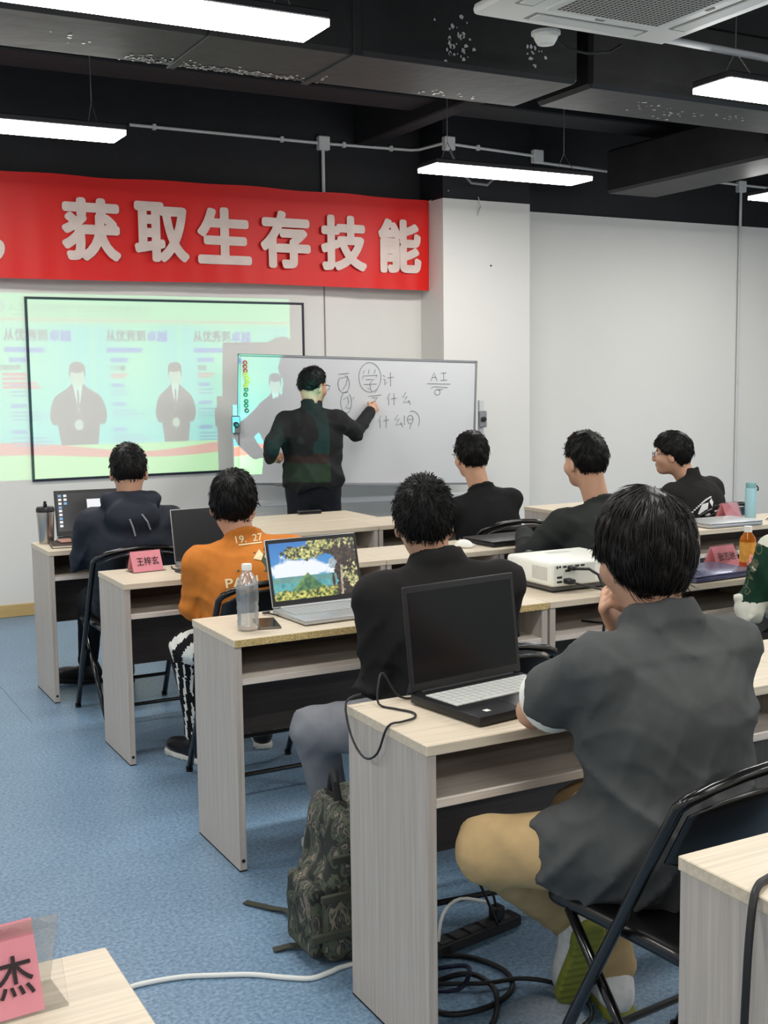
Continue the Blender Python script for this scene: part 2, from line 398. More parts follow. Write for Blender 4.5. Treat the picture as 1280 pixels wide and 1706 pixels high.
for x in (-2.35, .79, 3.95, 6.9):  # unseen grid; its leftmost column is added to brighten the desk sides
    for y in (1.9, -.4, -2.6): lamp(x, y, 'linear ceiling lamp over the back rows, out of the picture')
for y in (6.36, 4.18): lamp(-2.35, y, 'unseen linear ceiling lamp added over the left aisle to light the desk sides')  # same added column, lighting the desk side panels from the left
lamp(6.95, 4.16, 'linear ceiling lamp over the right aisle, out of the picture')

# ------------------------------------------------------------------ ceiling air conditioner
M_AC = mat('ac_white', rgb(222, 222, 216), .45); M_ACG = mat('ac_grille', rgb(150, 146, 138), .6); M_HOLE = mat('grille_hole', rgb(96, 92, 86), .8)
t = thing('air_conditioner', 'white square ceiling cassette air conditioner with a perforated grille', 'air conditioner', (2.55, 3.03, 2.93))
MB().box((0, 0, 0), (.95, .95, .045), .02, seg=2).build('panel', M_AC, t, True)
MB().box((.06, .06, .045), (.89, .89, .3), .01).build('casing', M_DUCT, t)
g = MB().box((.2, .2, -.008), (.75, .75, .004), .004).build('grille', M_AC, t)
mb = MB()
for i in range(24):
    for j in range(24):
        x = .235+i*.0205; y = .235+j*.0205; mb.box((x, y, -.0095), (x+.013, y+.013, -.008))
o = mb.build('grille_perforation', M_HOLE, g); o['kind'] = 'stuff'
for k in range(4):
    X = Matrix.Translation((.475, .475, 0)) @ Matrix.Rotation(k*PI/2, 4, 'Z')
    MB().box((-.26, .34, -.006), (.26, .405, .002), .004, X=X).build('air_vane', M_AC, t)
    MB().box((-.275, .332, -.002), (.275, .413, .001), X=X).build('vane_slot', M_ACG, t)
    MB().box((-.02, .28, -.0065), (.02, .30, 0), .002, X=X).build('clip', M_ACG, t)
t = thing('smoke_detector', 'small white round detector beside the corner of the air conditioner', 'detector', (2.98, 4.09, 2.9))
MB().lathe([(.0, 0), (.035, .002), (.045, .018), (.05, .03), (.05, .04)], 20).build('head', M_WHITEP, t, True)
MB().lathe([(.06, .04), (.06, .052)], 20).build('base', M_AC, t, True)
MB().tube([(0, 0, .05), (0, 0, .5)], .006, 6).build('rod', M_BLACKM, t)

# ------------------------------------------------------------------ conduits
M_COND = mat('conduit_white', rgb(205, 205, 205), .5)
def conduit(name, pts, label, clips=(), boxes=(), r=.011):
    t = thing(name, label, 'conduit', pts[0]); o = Vector(pts[0])
    MB().tube([Vector(p)-o for p in pts], r, 10).build('pipe', M_COND, t, True)
    for c in clips: MB().box(Vector(c)-o-Vector((.012, .016, .02)), Vector(c)-o+Vector((.012, .012, .02)), .003).build('clip', M_COND, t)
    for bx in boxes: MB().box(Vector(bx)-o-Vector((.045, .03, .05)), Vector(bx)-o+Vector((.045, .025, .05)), .006).build('junction_box', M_COND, t)
    return t
yw = YF-.02
conduit('wall_conduit', [(2.43, yw, 3.295), (3.88, yw, 3.29), (4.62, yw, 3.30), (4.67, yw-.05, 3.30), (4.70, 7.735, 3.295), (4.72, 7.72, 3.295), (5.545, 7.72, 3.265), (5.56, 7.72, 3.22), (6.25, 7.72, 3.20)], 'long thin white conduit pipe running along the black wall above the banner', [(2.6, yw, 3.294), (3.55, yw, 3.291), (4.05, yw, 3.292), (4.45, yw, 3.298), (5.0, 7.72, 3.285)], [(3.88, yw, 3.29), (4.74, 7.72, 3.295), (5.545, 7.72, 3.262)])
conduit('wall_conduit', [(3.878, yw, 3.24), (3.877, yw, 2.88)], 'short white conduit pipe dropping from a junction box behind the banner', r=.013)
conduit('wall_conduit', [(8.05, yw, 3.25), (8.05, yw, .30)], 'tall white conduit pipe running down the white wall at the right', [(8.05, yw, 2.4), (8.05, yw, 1.5)], [(8.05, yw, 3.25)], r=.013)
conduit('wall_conduit', [(7.75, yw, 3.27), (9.2, yw, 3.25)], 'white conduit pipe along the black wall at the right edge')
conduit('wall_conduit', [(3.05, 4.12, 3.02), (5.6, 4.18, 3.0)], 'white pipe running right from behind the air conditioner', r=.016)
tag(MB().tube([(3.02, 4.09, 2.93), (3.1, 4.1, 2.90), (3.2, 4.1, 2.895), (3.32, 4.1, 2.915), (3.38, 4.1, 2.95)], .006, 6).build('hanging_cable', M_BLACKM, smooth=True), 'thin black cable sagging below the air conditioner edge', 'cable')
tag(MB().tube([(4.74, 7.70, 3.25), (4.75, 7.6, 3.1), (4.83, 7.55, 2.99), (4.97, 7.55, 2.985), (5.07, 7.58, 3.06), (5.08, 7.6, 3.12)], .010, 8).build('hanging_cable', mat('grey_cable', rgb(120, 120, 122), .6), smooth=True), 'grey cable loop hanging under the lamp above the white column', 'cable')

# ------------------------------------------------------------------ desks
def desk(x0, y0, w, label, d=.39, raw=False, flip=False, name='classroom_desk'):
    """sitter's side faces -Y (towards the camera)"""
    t = thing(name, label, 'desk', (x0, y0, 0), 0, 'classroom desks')
    if flip: t.location = (x0+w, y0+d, 0); t.rotation_euler = (0, 0, PI)
    top = MB().box((0, 0, .725), (w, d, .75), .002).build('tabletop', M_TOP, t)
    if raw: MB().box((.004, -.0015, .7265), (w-.004, .001, .7485)).build('raw_edge', M_CHIP, top)
    for s in (0, 1):
        xa = .002 if s == 0 else w-.027
        p = MB().box((xa, .004, .004), (xa+.025, d-.004, .725), .0015).build('side_panel', M_SIDE_SHADED, t)
        MB().lathe([(0.0, 0), (.006, 0), (.006, .0015)], 10, X=Matrix.Translation((xa+.0125, .0035, .035)) @ Matrix.Rotation(PI/2, 4, 'X')).build('screw_cap', M_BLACKM, p)
        MB().box((xa, .004, 0), (xa+.025, d-.004, .004)).build('foot_strip', M_BLACKM, p)
    MB().box((.027, .006, .602), (w-.027, d-.022, .622), .001).build('shelf', M_SHELF, t)
    MB().box((.027, d-.022, .33), (w-.027, d-.006, .725)).build('back_panel', M_BACKP_SHADED, t)
    return t
R1, R2, R3, R4 = 5.733, 4.607, 3.396, 2.167
desk(1.25, R1, 1.2, 'pale wooden desk with a steel thermos, leftmost in the row nearest the whiteboard')
desk(2.452, R1, .6, 'narrow pale wooden desk in the row nearest the whiteboard, behind the man in orange')
desk(3.056, R1, .9, 'pale wooden desk in front of the seated man in the black T-shirt')
desk(2.06, 6.14, 1.2, 'pale wooden desk pushed against the front row, next to the standing teacher', d=.42, flip=True)
desk(4.30, R1, 1.2, 'pale wooden desk in front of the man in the printed black jacket')
desk(1.295, R2, 1.195, 'pale wooden desk with a pink name card at its left corner')
desk(2.492, R2, .606, 'narrow pale wooden desk in the second row, right of the landscape laptop screen')
desk(3.10, R2, 1.2, 'pale wooden desk carrying a closed black laptop and a white mouse')
desk(4.33, R2, 1.2, 'pale wooden desk carrying a closed silver laptop and a blue water bottle')
desk(1.294, R3, 1.2, 'pale wooden desk with a raw chipboard front edge, carrying the laptop with the landscape picture', raw=True)
desk(2.50, R3, 1.2, 'pale wooden desk carrying the white projector')
desk(3.705, R3, 1.2, 'pale wooden desk beside the iced tea bottle at the right edge')
desk(1.265, R4, 1.2, 'pale wooden desk carrying the large black open laptop, nearest the camera in the middle')
desk(2.468, R4, 1.2, 'pale wooden desk right of the man in the grey shirt, with nothing on it')
desk(1.324, 1.04, 1.2, 'pale wooden desk at the bottom right corner with a black cable over its edge', d=.402)
desk(-.795, 1.19, 1.2, 'pale wooden desk at the bottom left corner under a pink name card', d=.41)

# ------------------------------------------------------------------ banner
M_BAN = mat('red_banner_cloth', rgb(224, 24, 18), .5, bump=(5, .25))
M_CHAR = mat('banner_letter', rgb(226, 205, 196), .5, vary=(9, .08))
ban = thing('banner', 'long red cloth banner with large white Chinese characters above the projection', 'banner', (1.0, 7.95, 2.24))
nx, nz = 160, 24; P = []; Q = []
def ban_y(x, z): return .012*math.sin(5.2*x+1.3*z)+.006*math.sin(17*x-4*z+.8)*max(0, (x-2.5)/1.4)+.004*math.sin(31*x)*(1-z/.68)
for j in range(nz+1):
    for i in range(nx+1):
        x = -1.2+i*(4.905/nx); z = .675*j/nz
        zz = z-.006*math.sin(2.1*x)+(.012 if j == nz else 0)*math.sin(9*x)*.3
        P.append((x, ban_y(x, z), zz))
for j in range(nz):
    for i in range(nx): a = j*(nx+1)+i; Q.append((a, a+1, a+nx+2, a+nx+1))
np_mesh('cloth', P, Q, M_BAN, ban)
for (ch, cx, w, h, cz) in (('，', 1.49, .10, .15, 2.40), ('获', 2.10, .392, .41, 2.565), ('取', 2.582, .385, .40, 2.57), ('生', 3.034, .40, .39, 2.566), ('存', 3.498, .39, .405, 2.562), ('技', 3.964, .375, .40, 2.557), ('能', 4.434, .37, .40, 2.555)):
    X = Matrix.Translation((cx-1.0, -.022, cz-2.24)) @ Matrix.Rotation(PI/2, 4, 'X')
    text_obj('character', ch, w, h, M_CHAR, ban, X, .0, bold=.042)
for x in (3.70,):
    MB().tube([(3.70, 0, .66), (3.74, -.06, .70), (3.76, -.2, .72)], .003, 5).build('tie_cord', M_WHITEP, ban)

# ------------------------------------------------------------------ projection screen on the wall
t = thing('projection_screen', 'white wall screen with a thin dark frame, showing the projected slide', 'screen', (1.68, 8.085, .905))
MB().box((.0, 0, 0), (2.02, .013, 1.225)).build('sheet', M_WALL, t)
M_FRAME = mat('screen_frame', rgb(26, 30, 52), .5)
for lo, hi in (((0, -.004, 0), (.016, .006, 1.225)), ((2.004, -.004, 0), (2.02, .006, 1.225)), ((.016, -.004, 0), (2.004, .006, .016)), ((.016, -.004, 1.209), (2.004, .006, 1.225))):
    MB().box(lo, hi).build('frame_strip', M_FRAME, t)

# ------------------------------------------------------------------ whiteboard on its stand
wb_yaw = math.atan2(-.34, 1.71)
t = thing('whiteboard', 'standing whiteboard on a metal stand with handwriting and round magnets', 'whiteboard', (3.04, 7.72, 0), wb_yaw)
M_BOARD = mat('whiteboard_face', rgb(206, 208, 210), .25, spec=.6)
M_BFRAME = mat('board_frame', rgb(150, 152, 156), .35, metal=.7)
W = 1.745; tilt = Matrix.Translation((0, 0, 1.735)) @ Matrix.Rotation(math.radians(2.0), 4, 'Y')
HB = .885
MB().box((0, -.008, -HB), (W, .012, 0), X=tilt).build('board_face', M_BOARD, t)
for lo, hi in (((-.012, -.014, -HB-.012), (.004, .016, .012)), ((W-.004, -.014, -HB-.012), (W+.012, .016, .012)), ((-.012, -.014, -.004), (W+.012, .016, .012)), ((-.012, -.014, -HB-.012), (W+.012, .016, -HB+.004))):
    MB().box(lo, hi, .003, X=tilt).build('board_frame', M_BFRAME, t)
tr = MB().box((.25, -.075, -HB-.014), (W-.25, -.012, -HB-.006), X=tilt).build('pen_tray', M_BFRAME, t)
M_STAND = mat('stand_paint', rgb(196, 198, 200), .4, metal=.2)
for sx in (-.045, W+.04):
    lg = MB().box((sx-.018, -.018, .10), (sx+.018, .018, 1.40), .004).build('stand_post', M_STAND, t)
    MB().box((sx-.02, -.28, .05), (sx+.02, .28, .10), .006).build('stand_foot', M_STAND, t)
    for sy in (-.25, .25):
        MB().lathe([(.0, -.012), (.026, -.012), (.026, .012), (.0, .012)], 14, X=Matrix.Translation((sx, sy, .026)) @ Matrix.Rotation(PI/2, 4, 'Y')).build('caster', M_BLACKP, t, True)
    k = MB().box((sx-.03, -.05, 1.20), (sx+.03, -.018, 1.32), .006).build('clamp', M_BFRAME, t)
    MB().lathe([(0, 0), (.018, 0), (.02, .02), (.012, .035), (0, .035)], 12, X=Matrix.Translation((sx, -.05, 1.26)) @ Matrix.Rotation(PI/2, 4, 'X')).build('clamp_knob', M_BLACKP, k, True)
MB().box((-.045, -.02, .68), (W+.04, .02, .72), .004).build('crossbar', M_STAND, t)
MB().box((-.045, -.02, .16), (W+.04, .02, .20), .004).build('crossbar', M_STAND, t)
# handwriting: strokes given in metres along the board (s) and height (z)
M_INK = mat('marker_ink', rgb(104, 108, 116), .6)
def stroke(mb, pts, r=.0014): mb.tube([(s, -.011, z) for s, z in pts], r, 5)
def arc(cs, cz, rs, rz, a0=0, a1=2*PI, n=22): return [(cs+rs*math.cos(a0+(a1-a0)*i/n), cz+rz*math.sin(a0+(a1-a0)*i/n)) for i in range(n+1)]
def write(strokes): 
    mb = MB()
    for s in strokes: stroke(mb, s)
    return mb.build('handwriting', M_INK, t)
bs = lambda X: (X-3.04)/math.cos(wb_yaw)   # world X on the board -> board coordinate
q = bs(3.765)
write([arc(q, 1.53, .042, .062, 2.2, 7.6), [(q-.02, 1.57), (q+.03, 1.585), (q+.015, 1.52), (q-.01, 1.49)], [(q-.04, 1.6), (q+.04, 1.605)]])
q = bs(3.78); write([arc(q, 1.40, .040, .075, 1.2, 7.2), [(q-.02, 1.42), (q+.01, 1.44), (q+.02, 1.40), (q-.005, 1.36), (q+.03, 1.36)], [(q+.05, 1.42), (q+.06, 1.44)]])
q = bs(3.955); write([arc(q, 1.575, .082, .105, 1.7, 8.2, 34), [(q-.05, 1.60), (q-.04, 1.625)], [(q-.01, 1.60), (q-.005, 1.63)], [(q+.03, 1.60), (q+.045, 1.63)], [(q-.055, 1.565), (q-.05, 1.585), (q+.055, 1.59), (q+.045, 1.57)], [(q-.03, 1.56), (q+.03, 1.56), (q, 1.535), (q+.005, 1.49), (q-.02, 1.50)], [(q-.045, 1.525), (q+.05, 1.528)]])
q = bs(4.085); write([[(q-.035, 1.59), (q-.02, 1.58)], [(q-.035, 1.56), (q-.02, 1.56), (q-.02, 1.52), (q-.005, 1.54)], [(q, 1.57), (q+.045, 1.575)], [(q+.022, 1.61), (q+.022, 1.51)]])
q = bs(3.99); write([[(q-.03, 1.49), (q-.02, 1.47)], [(q+.02, 1.49), (q, 1.465)], [(q-.05, 1.44), (q+.05, 1.45)], [(q-.02, 1.43), (q+.02, 1.43), (q, 1.41), (q, 1.37)]])
q = bs(4.15); write([[(q-.05, 1.46), (q-.075, 1.42)], [(q-.06, 1.43), (q-.06, 1.375)], [(q-.04, 1.42), (q, 1.425)], [(q-.02, 1.46), (q-.02, 1.375)], [(q+.07, 1.465), (q+.045, 1.43), (q+.08, 1.435), (q+.05, 1.39), (q+.10, 1.40)], [(q+.09, 1.41), (q+.105, 1.375)]])
q = bs(4.09); write([[(q-.06, 1.30), (q-.08, 1.26)], [(q-.065, 1.27), (q-.065, 1.21)], [(q-.04, 1.265), (q, 1.27)], [(q-.02, 1.30), (q-.02, 1.21)], [(q+.07, 1.305), (q+.045, 1.27), (q+.08, 1.275), (q+.05, 1.23), (q+.10, 1.24)], [(q+.09, 1.25), (q+.105, 1.215)]])
q = bs(4.25); write([[(q-.045, 1.30), (q-.045, 1.23)], arc(q, 1.27, .022, .03), [(q-.02, 1.27), (q+.02, 1.27)], [(q+.01, 1.24), (q-.005, 1.21), (q, 1.20)], arc(q+.015, 1.26, .055, .07, 1.9, -.6, 14)])
q = bs(4.465); write([[(q-.06, 1.545), (q-.035, 1.605), (q-.01, 1.545)], [(q-.048, 1.57), (q-.022, 1.57)], [(q+.02, 1.60), (q+.06, 1.603)], [(q+.04, 1.60), (q+.04, 1.55)], [(q+.015, 1.548), (q+.065, 1.55)], [(q-.09, 1.525), (q+.09, 1.52)], [(q-.06, 1.49), (q-.04, 1.503), (q+.07, 1.495)], arc(q-.01, 1.462, .022, .02), [(q-.01, 1.482), (q+.03, 1.483)]])
MAGC = {'r': mat('red_magnet', rgb(196, 30, 34), .35), 'y': mat('yellow_magnet', rgb(214, 214, 40), .35), 'g': mat('green_magnet', rgb(0, 120, 80), .35), 'k': mat('dark_magnet', rgb(70, 60, 66), .35)}
zz0 = (('r', .035, 1.685, 'topmost red'), ('r', .033, 1.657, 'second red'), ('r', .035, 1.629, 'third red'), ('y', .035, 1.605, 'topmost yellow'), ('y', .045, 1.58, 'second yellow'), ('y', .048, 1.555, 'third yellow'), ('y', .036, 1.527, 'lowest yellow'), ('g', .038, 1.50, 'topmost green'), ('g', .033, 1.465, 'second green'), ('g', .036, 1.42, 'third green'), ('g', .035, 1.39, 'lowest green'), ('k', .038, 1.355, 'single dark'))
for kx, (c, s, z, nm) in enumerate(zz0):
    p = t.matrix_basis @ Vector((s, 0, z))
    ca, sa = math.cos(wb_yaw), math.sin(wb_yaw); wx = 3.04+s*ca+.014*sa; wy = 7.72+s*sa-.014*ca
    mg = thing('board_magnet', nm+' round magnet in the column at the left of the whiteboard', 'magnet', (wx, wy, z), wb_yaw, 'whiteboard magnets')
    X = Matrix.Rotation(PI/2, 4, 'X')
    MB().lathe([(0, -.006), (.0145, -.006), (.0155, 0), (.0145, .005), (.009, .006)], 16, X=X).build('ring', MAGC[c], mg, True)
    MB().lathe([(.0, .0062), (.007, .0062)], 12, X=X).build('center_cap', M_WHITEP, mg)
# ------------------------------------------------------------------ projector and its slide
SW, SH = 1216, 688
def raster_text(img, body, u0, v0, w, h, color, bold=.0, alpha=1.0):
    """draw text into img; u0,v0 = centre, sizes as fractions of the slide (v up)"""
    me = text_mesh(body, 1.0, 0.0, 0.0); tw, th = center_mesh(me); me.calc_loop_triangles()
    co = np.array([v.co[:2] for v in me.vertices]); tri = [tuple(t.vertices) for t in me.loop_triangles]; bpy.data.meshes.remove(me)
    co[:, 0] = (u0+co[:, 0]*w/tw)*SW; co[:, 1] = (v0+co[:, 1]*h/th)*SH
    k = bold*h*SH; sh_ = [np.array(q)*k for q in (((0, 0), (1, 1), (1, -1), (-1, 1), (-1, -1)) if bold and alpha == 1 else ((0, 0),))]
    for t, o in [(t, o) for o in sh_ for t in tri]:
        a, b, c = co[t[0]]+o, co[t[1]]+o, co[t[2]]+o
        x0, x1 = int(max(0, min(a[0], b[0], c[0]))), int(min(SW-1, max(a[0], b[0], c[0])))+1
        y0, y1 = int(max(0, min(a[1], b[1], c[1]))), int(min(SH-1, max(a[1], b[1], c[1])))+1
        if x1 <= x0 or y1 <= y0: continue
        xs, ys = np.meshgrid(np.arange(x0, x1)+.5, np.arange(y0, y1)+.5)
        e = lambda p, q: (q[0]-p[0])*(ys-p[1])-(q[1]-p[1])*(xs-p[0])
        w0, w1, w2 = e(a, b), e(b, c), e(c, a)
        m = ((w0 >= 0) & (w1 >= 0) & (w2 >= 0)) | ((w0 <= 0) & (w1 <= 0) & (w2 <= 0))
        reg = img[y0:y1, x0:x1]; reg[m] = reg[m]*(1-alpha)+np.array(color)*alpha
def make_slide():
    u, v = np.meshgrid((np.arange(SW)+.5)/SW, (np.arange(SH)+.5)/SH)
    mint = np.array((.16, .80, .36)); cyan = np.array((.0, .66, .62)); pale = np.array((.28, .80, .26))
    k = np.clip((.92-v)/.3, 0, 1)[..., None]
    img = mint*(1-.3*k)+cyan*.3*k
    # three cyan panels with diagonal light
    for a, b in ((-.2, .325), (.335, .605), (.615, .99)):
        m = (u > a) & (u < b) & (v > .16) & (v < .84)
        g = (.5+.5*np.cos((u-(a+b)/2)/(b-a)*5.2))*np.clip((v-.15)*2.2, 0, 1)
        c = cyan*(1-.65*g[..., None])+mint*1.05*(.65*g[..., None]); img[m] = c[m]
    img[v <= .18] = pale
    img[(v > .855) & (v < .868) & (u < .995)] = (.42, .40, .25)
    # wavy red ribbon along the bottom
    r = np.abs(v-(.142+.026*np.cos(u*7.0-.4)))-(.014+.020*np.abs(np.sin(u*3.5+1.5)))
    img[r < 0] = (.60, .16, .08)
    raster_text(img, '人工协同智能产业发展专业委员会', .30, .925, .44, .045, (.02, .22, .12), .0, .9)
    img[(np.abs(v-.885) < .003) & (u > .09) & (u < .5)] = (.14, .4, .24)
    d = np.hypot((u-.052)*SW/SH, v-.93); img[(d < .034) & (d > .024)] = (.2, .35, .4); img[(d < .014)] = (.2, .35, .4)
    for cx in (.16, .467, .753):
        raster_text(img, '从优秀到', cx-.032, .78, .125, .062, (.0, .06, .10), .03)
        raster_text(img, '卓越', cx+.070, .778, .066, .062, (.0, .10, .62), .03)
        x0 = cx-.095
        def bar(ax, ay, aw, ah, c): img[(u > ax) & (u < ax+aw) & (np.abs(v-ay) < ah)] = c
        bar(x0, .70, .115, .014, (.0, .20, .62)); bar(x0+.012, .645, .055, .013, (.0, .22, .58))
        bar(x0+.012, .505, .04, .011, (.0, .25, .58)); bar(x0+.012, .40, .045, .011, (.0, .25, .58)); bar(x0+.012, .26, .045, .011, (.0, .25, .58))
        for j, (yy, ww) in enumerate(((.475, .05), (.455, .05), (.365, .08), (.345, .11), (.325, .09), (.225, .10), (.205, .12), (.185, .10))): bar(x0+.012, yy, ww, .004, (.0, .30, .50))
        bar(x0+.012, .565, .055, .006, (.50, .20, .2)); bar(x0+.012, .55, .045, .005, (.50, .20, .2))
    raster_text(img, '丁子豪', .405, .60, .05, .03, (.0, .06, .08), .03)
    raster_text(img, '沈晓老师', .075, .605, .07, .032, (.0, .06, .08), .03)
    for yy, ww in ((.57, .07), (.545, .07), (.52, .10), (.50, .11)): img[(u > .055) & (u < .055+ww) & (np.abs(v-yy) < .007)] = (.5, .15, .15)
    raster_text(img, '周岩', .685, .60, .03, .03, (.0, .06, .08), .03)
    # three standing figures in dark suits
    for cx, sc, wd3 in ((.278, 1.05, 1.2), (.592, .95, .85), (.888, .95, .85)):
        def el(ax, ay, ra, rb): return ((u-cx-ax*sc)/(ra*sc))**2+((v-ay)/(rb*sc))**2 < 1
        t_ = np.clip((.515-v)/.075, 0, 1); t_ = t_*t_*(3-2*t_); wid = (.018+.040*t_-.010*np.clip((.34-v)/.15, 0, 1))*wd3
        body = ((np.abs(u-cx) < wid) & (v < .515) & (v > .18)) | (((np.abs(u-cx)-wd3*(.050+.012*np.clip((.46-v)/.12, 0, 1)))/.016)**2+((v-.375)/.085)**2 < 1)
        img[body] = (.0, .008, .008)
        img[el(0, .555, .022, .062)] = (.30, .55, .40); img[el(0, .605, .0235, .030) | (el(0, .575, .0245, .055) & ~el(0, .55, .021, .062))] = (.015, .03, .03)
        img[(np.abs(u-cx) < sc*.014*np.clip((v-.36)/.15, 0, 1)) & (v > .36) & (v < .51)] = (.3, .72, .6)
        img[(np.abs(u-cx) < .003) & (v > .38) & (v < .48)] = (.0, .02, .03)
        img[el(0, .29, .013, .028)] = (.28, .5, .38)
    return img
slide = make_slide()
im = bpy.data.images.new('slide', SW, SH, float_buffer=True, is_data=True)
px = np.ones((SH, SW, 4), np.float32); px[..., :3] = slide/0.4; im.pixels.foreach_set(px.ravel()); im.pack()
LENS = Vector((2.715, 3.865, .835))
sp = bpy.data.lights.new('projector_beam', 'SPOT'); sp.energy = PROJECTOR_POWER*0.4; sp.spot_size = math.radians(60); sp.spot_blend = 0; sp.shadow_soft_size = 0.0; sp.use_nodes = True
nt = sp.node_tree; em = nt.nodes['Emission']; tc = nt.nodes.new('ShaderNodeTexCoord'); sx = nt.nodes.new('ShaderNodeSeparateXYZ')
nt.links.new(tc.outputs['Normal'], sx.inputs[0])
def mth(op, a, b=None):
    n = nt.nodes.new('ShaderNodeMath'); n.operation = op
    for i, q in enumerate((a, b)):
        if q is None: continue
        if isinstance(q, (int, float)): n.inputs[i].default_value = q
        else: nt.links.new(q, n.inputs[i])
    return n.outputs[0]
# the lamp looks along +Y: its own X is world X, its own Y is world Z, its -Z is world +Y
DW = YF-.015-LENS.y; U0, U1, V0, V1 = 1.40, 3.585, .918, 2.150
az = mth('ABSOLUTE', sx.outputs[2])
wx = mth('ADD', mth('MULTIPLY', mth('DIVIDE', sx.outputs[0], az), DW), LENS.x)
wz = mth('ADD', mth('MULTIPLY', mth('DIVIDE', sx.outputs[1], az), DW), LENS.z)
cu_ = mth('DIVIDE', mth('SUBTRACT', wx, U0), U1-U0); cv_ = mth('DIVIDE', mth('SUBTRACT', wz, V0), V1-V0)
cb = nt.nodes.new('ShaderNodeCombineXYZ'); nt.links.new(cu_, cb.inputs[0]); nt.links.new(cv_, cb.inputs[1])
it = nt.nodes.new('ShaderNodeTexImage'); it.image = im; it.extension = 'CLIP'
nt.links.new(cb.outputs[0], it.inputs[0]); nt.links.new(it.outputs[0], em.inputs[0])
pj = thing('projector', 'white data projector with plugged cables on the desk', 'projector', (2.60, 3.522, .75))
M_PJ = mat('projector_shell', rgb(232, 233, 224), .4); M_PJB = mat('projector_base', rgb(70, 68, 66), .5); M_PORT = mat('port_black', rgb(26, 25, 25), .5)
MB().box((0, 0, .022), (.36, .30, .115), .014, seg=3).build('shell', M_PJ, pj, True)
MB().box((.006, .006, .008), (.354, .294, .026), .003).build('base_tray', M_PJB, pj)
for a in ((.03, .03), (.33, .03), (.18, .27)): MB().lathe([(.012, 0), (.012, .01)], 12, c=a).build('foot', M_BLACKP, pj)
pp = MB().box((.012, -.001, .03), (.20, .004, .104)).build('port_panel', mat('port_panel_grey', rgb(206, 208, 200), .5), pj)
for (a, bb, c, d) in ((.02, .092, .028, .102), (.032, .094, .04, .102), (.05, .094, .066, .101), (.075, .094, .095, .101), (.105, .094, .125, .101), (.132, .094, .15, .101), (.06, .078, .085, .086), (.022, .055, .045, .063), (.022, .038, .045, .046), (.055, .036, .085, .054)):
    MB().box((a, -.003, bb), (c, .001, d), .001).build('port', M_PORT, pp)
for k in range(9): MB().box((-.0012, .03+k*.011, .045), (.0005, .037+k*.011, .095)).build('vent_slot', mat('vent_grey', rgb(196, 197, 190), .6) if k == 0 else bpy.data.materials['vent_grey'], pj)
X = Matrix.Translation((LENS.x-2.60, .30, LENS.z-.75)) @ Matrix.Rotation(-PI/2, 4, 'X')
ls = MB().lathe([(.034, -.01), (.034, .012), (.026, .014), (.026, .004)], 24, X=X).build('lens_barrel', M_BLACKP, pj, True)
MB().lathe([(.0, .008), (.012, .007), (.026, .003)], 24, X=X).build('lens_glass', mat('lens', rgb(30, 34, 60), .05, coat=1), ls, True)
MB().box((.14, .20, .114), (.24, .24, .1165), .001).build('focus_slot', bpy.data.materials['vent_grey'], pj)
lo = bpy.data.objects.new('projector_beam', sp); COL.objects.link(lo); lo.parent = pj
lo.location = (LENS.x-2.60, LENS.y-3.522, LENS.z-.75); lo.rotation_euler = (PI/2, 0, 0)

# cables of the projector
def clear_mat(name, tint, gloss=.12, rough=.04, glare=0.0):
    """thin clear plastic: see-through with a faint reflection"""
    m = bpy.data.materials.new(name); m.use_nodes = True; nt = m.node_tree; nt.nodes.remove(nt.nodes['Principled BSDF'])
    tr = nt.nodes.new('ShaderNodeBsdfTransparent'); tr.inputs[0].default_value = tint; gl = nt.nodes.new('ShaderNodeBsdfGlossy'); gl.inputs['Roughness'].default_value = rough
    fr = nt.nodes.new('ShaderNodeFresnel'); fr.inputs[0].default_value = 1.45; mu = nt.nodes.new('ShaderNodeMath'); mu.operation = 'MULTIPLY_ADD'; mu.inputs[1].default_value = .45; mu.inputs[2].default_value = gloss*.2
    mx = nt.nodes.new('ShaderNodeMixShader'); nt.links.new(fr.outputs[0], mu.inputs[0]); nt.links.new(mu.outputs[0], mx.inputs[0]); nt.links.new(tr.outputs[0], mx.inputs[1]); nt.links.new(gl.outputs[0], mx.inputs[2])
    last = mx
    if glare:  # white diffuse stands in for lamp light refracted by the bottle
        df = nt.nodes.new('ShaderNodeBsdfDiffuse'); df.inputs[0].default_value = (.92, .94, .95, 1); last = nt.nodes.new('ShaderNodeMixShader'); last.inputs[0].default_value = glare
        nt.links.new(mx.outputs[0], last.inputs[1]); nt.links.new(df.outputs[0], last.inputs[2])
    nt.links.new(last.outputs[0], nt.nodes['Material Output'].inputs[0]); return m
def cable(name, pts, r, m, label, n=4, cat='cable'):
    """smooth cable through the given points"""
    P = [Vector(p) for p in pts]; out = []
    for i in range(len(P)-1):
        p0 = P[max(i-1, 0)]; p1 = P[i]; p2 = P[i+1]; p3 = P[min(i+2, len(P)-1)]
        for k in range(n):
            s = k/n; out.append(.5*((2*p1)+(p2-p0)*s+(2*p0-5*p1+4*p2-p3)*s*s+(3*p1-p0-3*p2+p3)*s**3))
    out.append(P[-1])
    return tag(MB().tube(out, r, 8).build(name, m, smooth='full'), label, cat)
M_CAB = mat('cable_black', rgb(28, 28, 30), .5); M_CABW = mat('cable_white', rgb(226, 228, 224), .5)
tag(MB().box((2.67, 3.488, .835), (2.695, 3.523, .85), .003).tube([(2.683, 3.49, .842), (2.72, 3.455, .843), (2.735, 3.42, .825), (2.738, 3.385, .77), (2.735, 3.375, .70), (2.72, 3.37, .62), (2.71, 3.372, .5), (2.70, 3.38, .40)], .0055, 8).build('projector_cable', M_CAB, smooth=True), 'thick black video cable looping out of the projector and over the desk edge', 'cable')
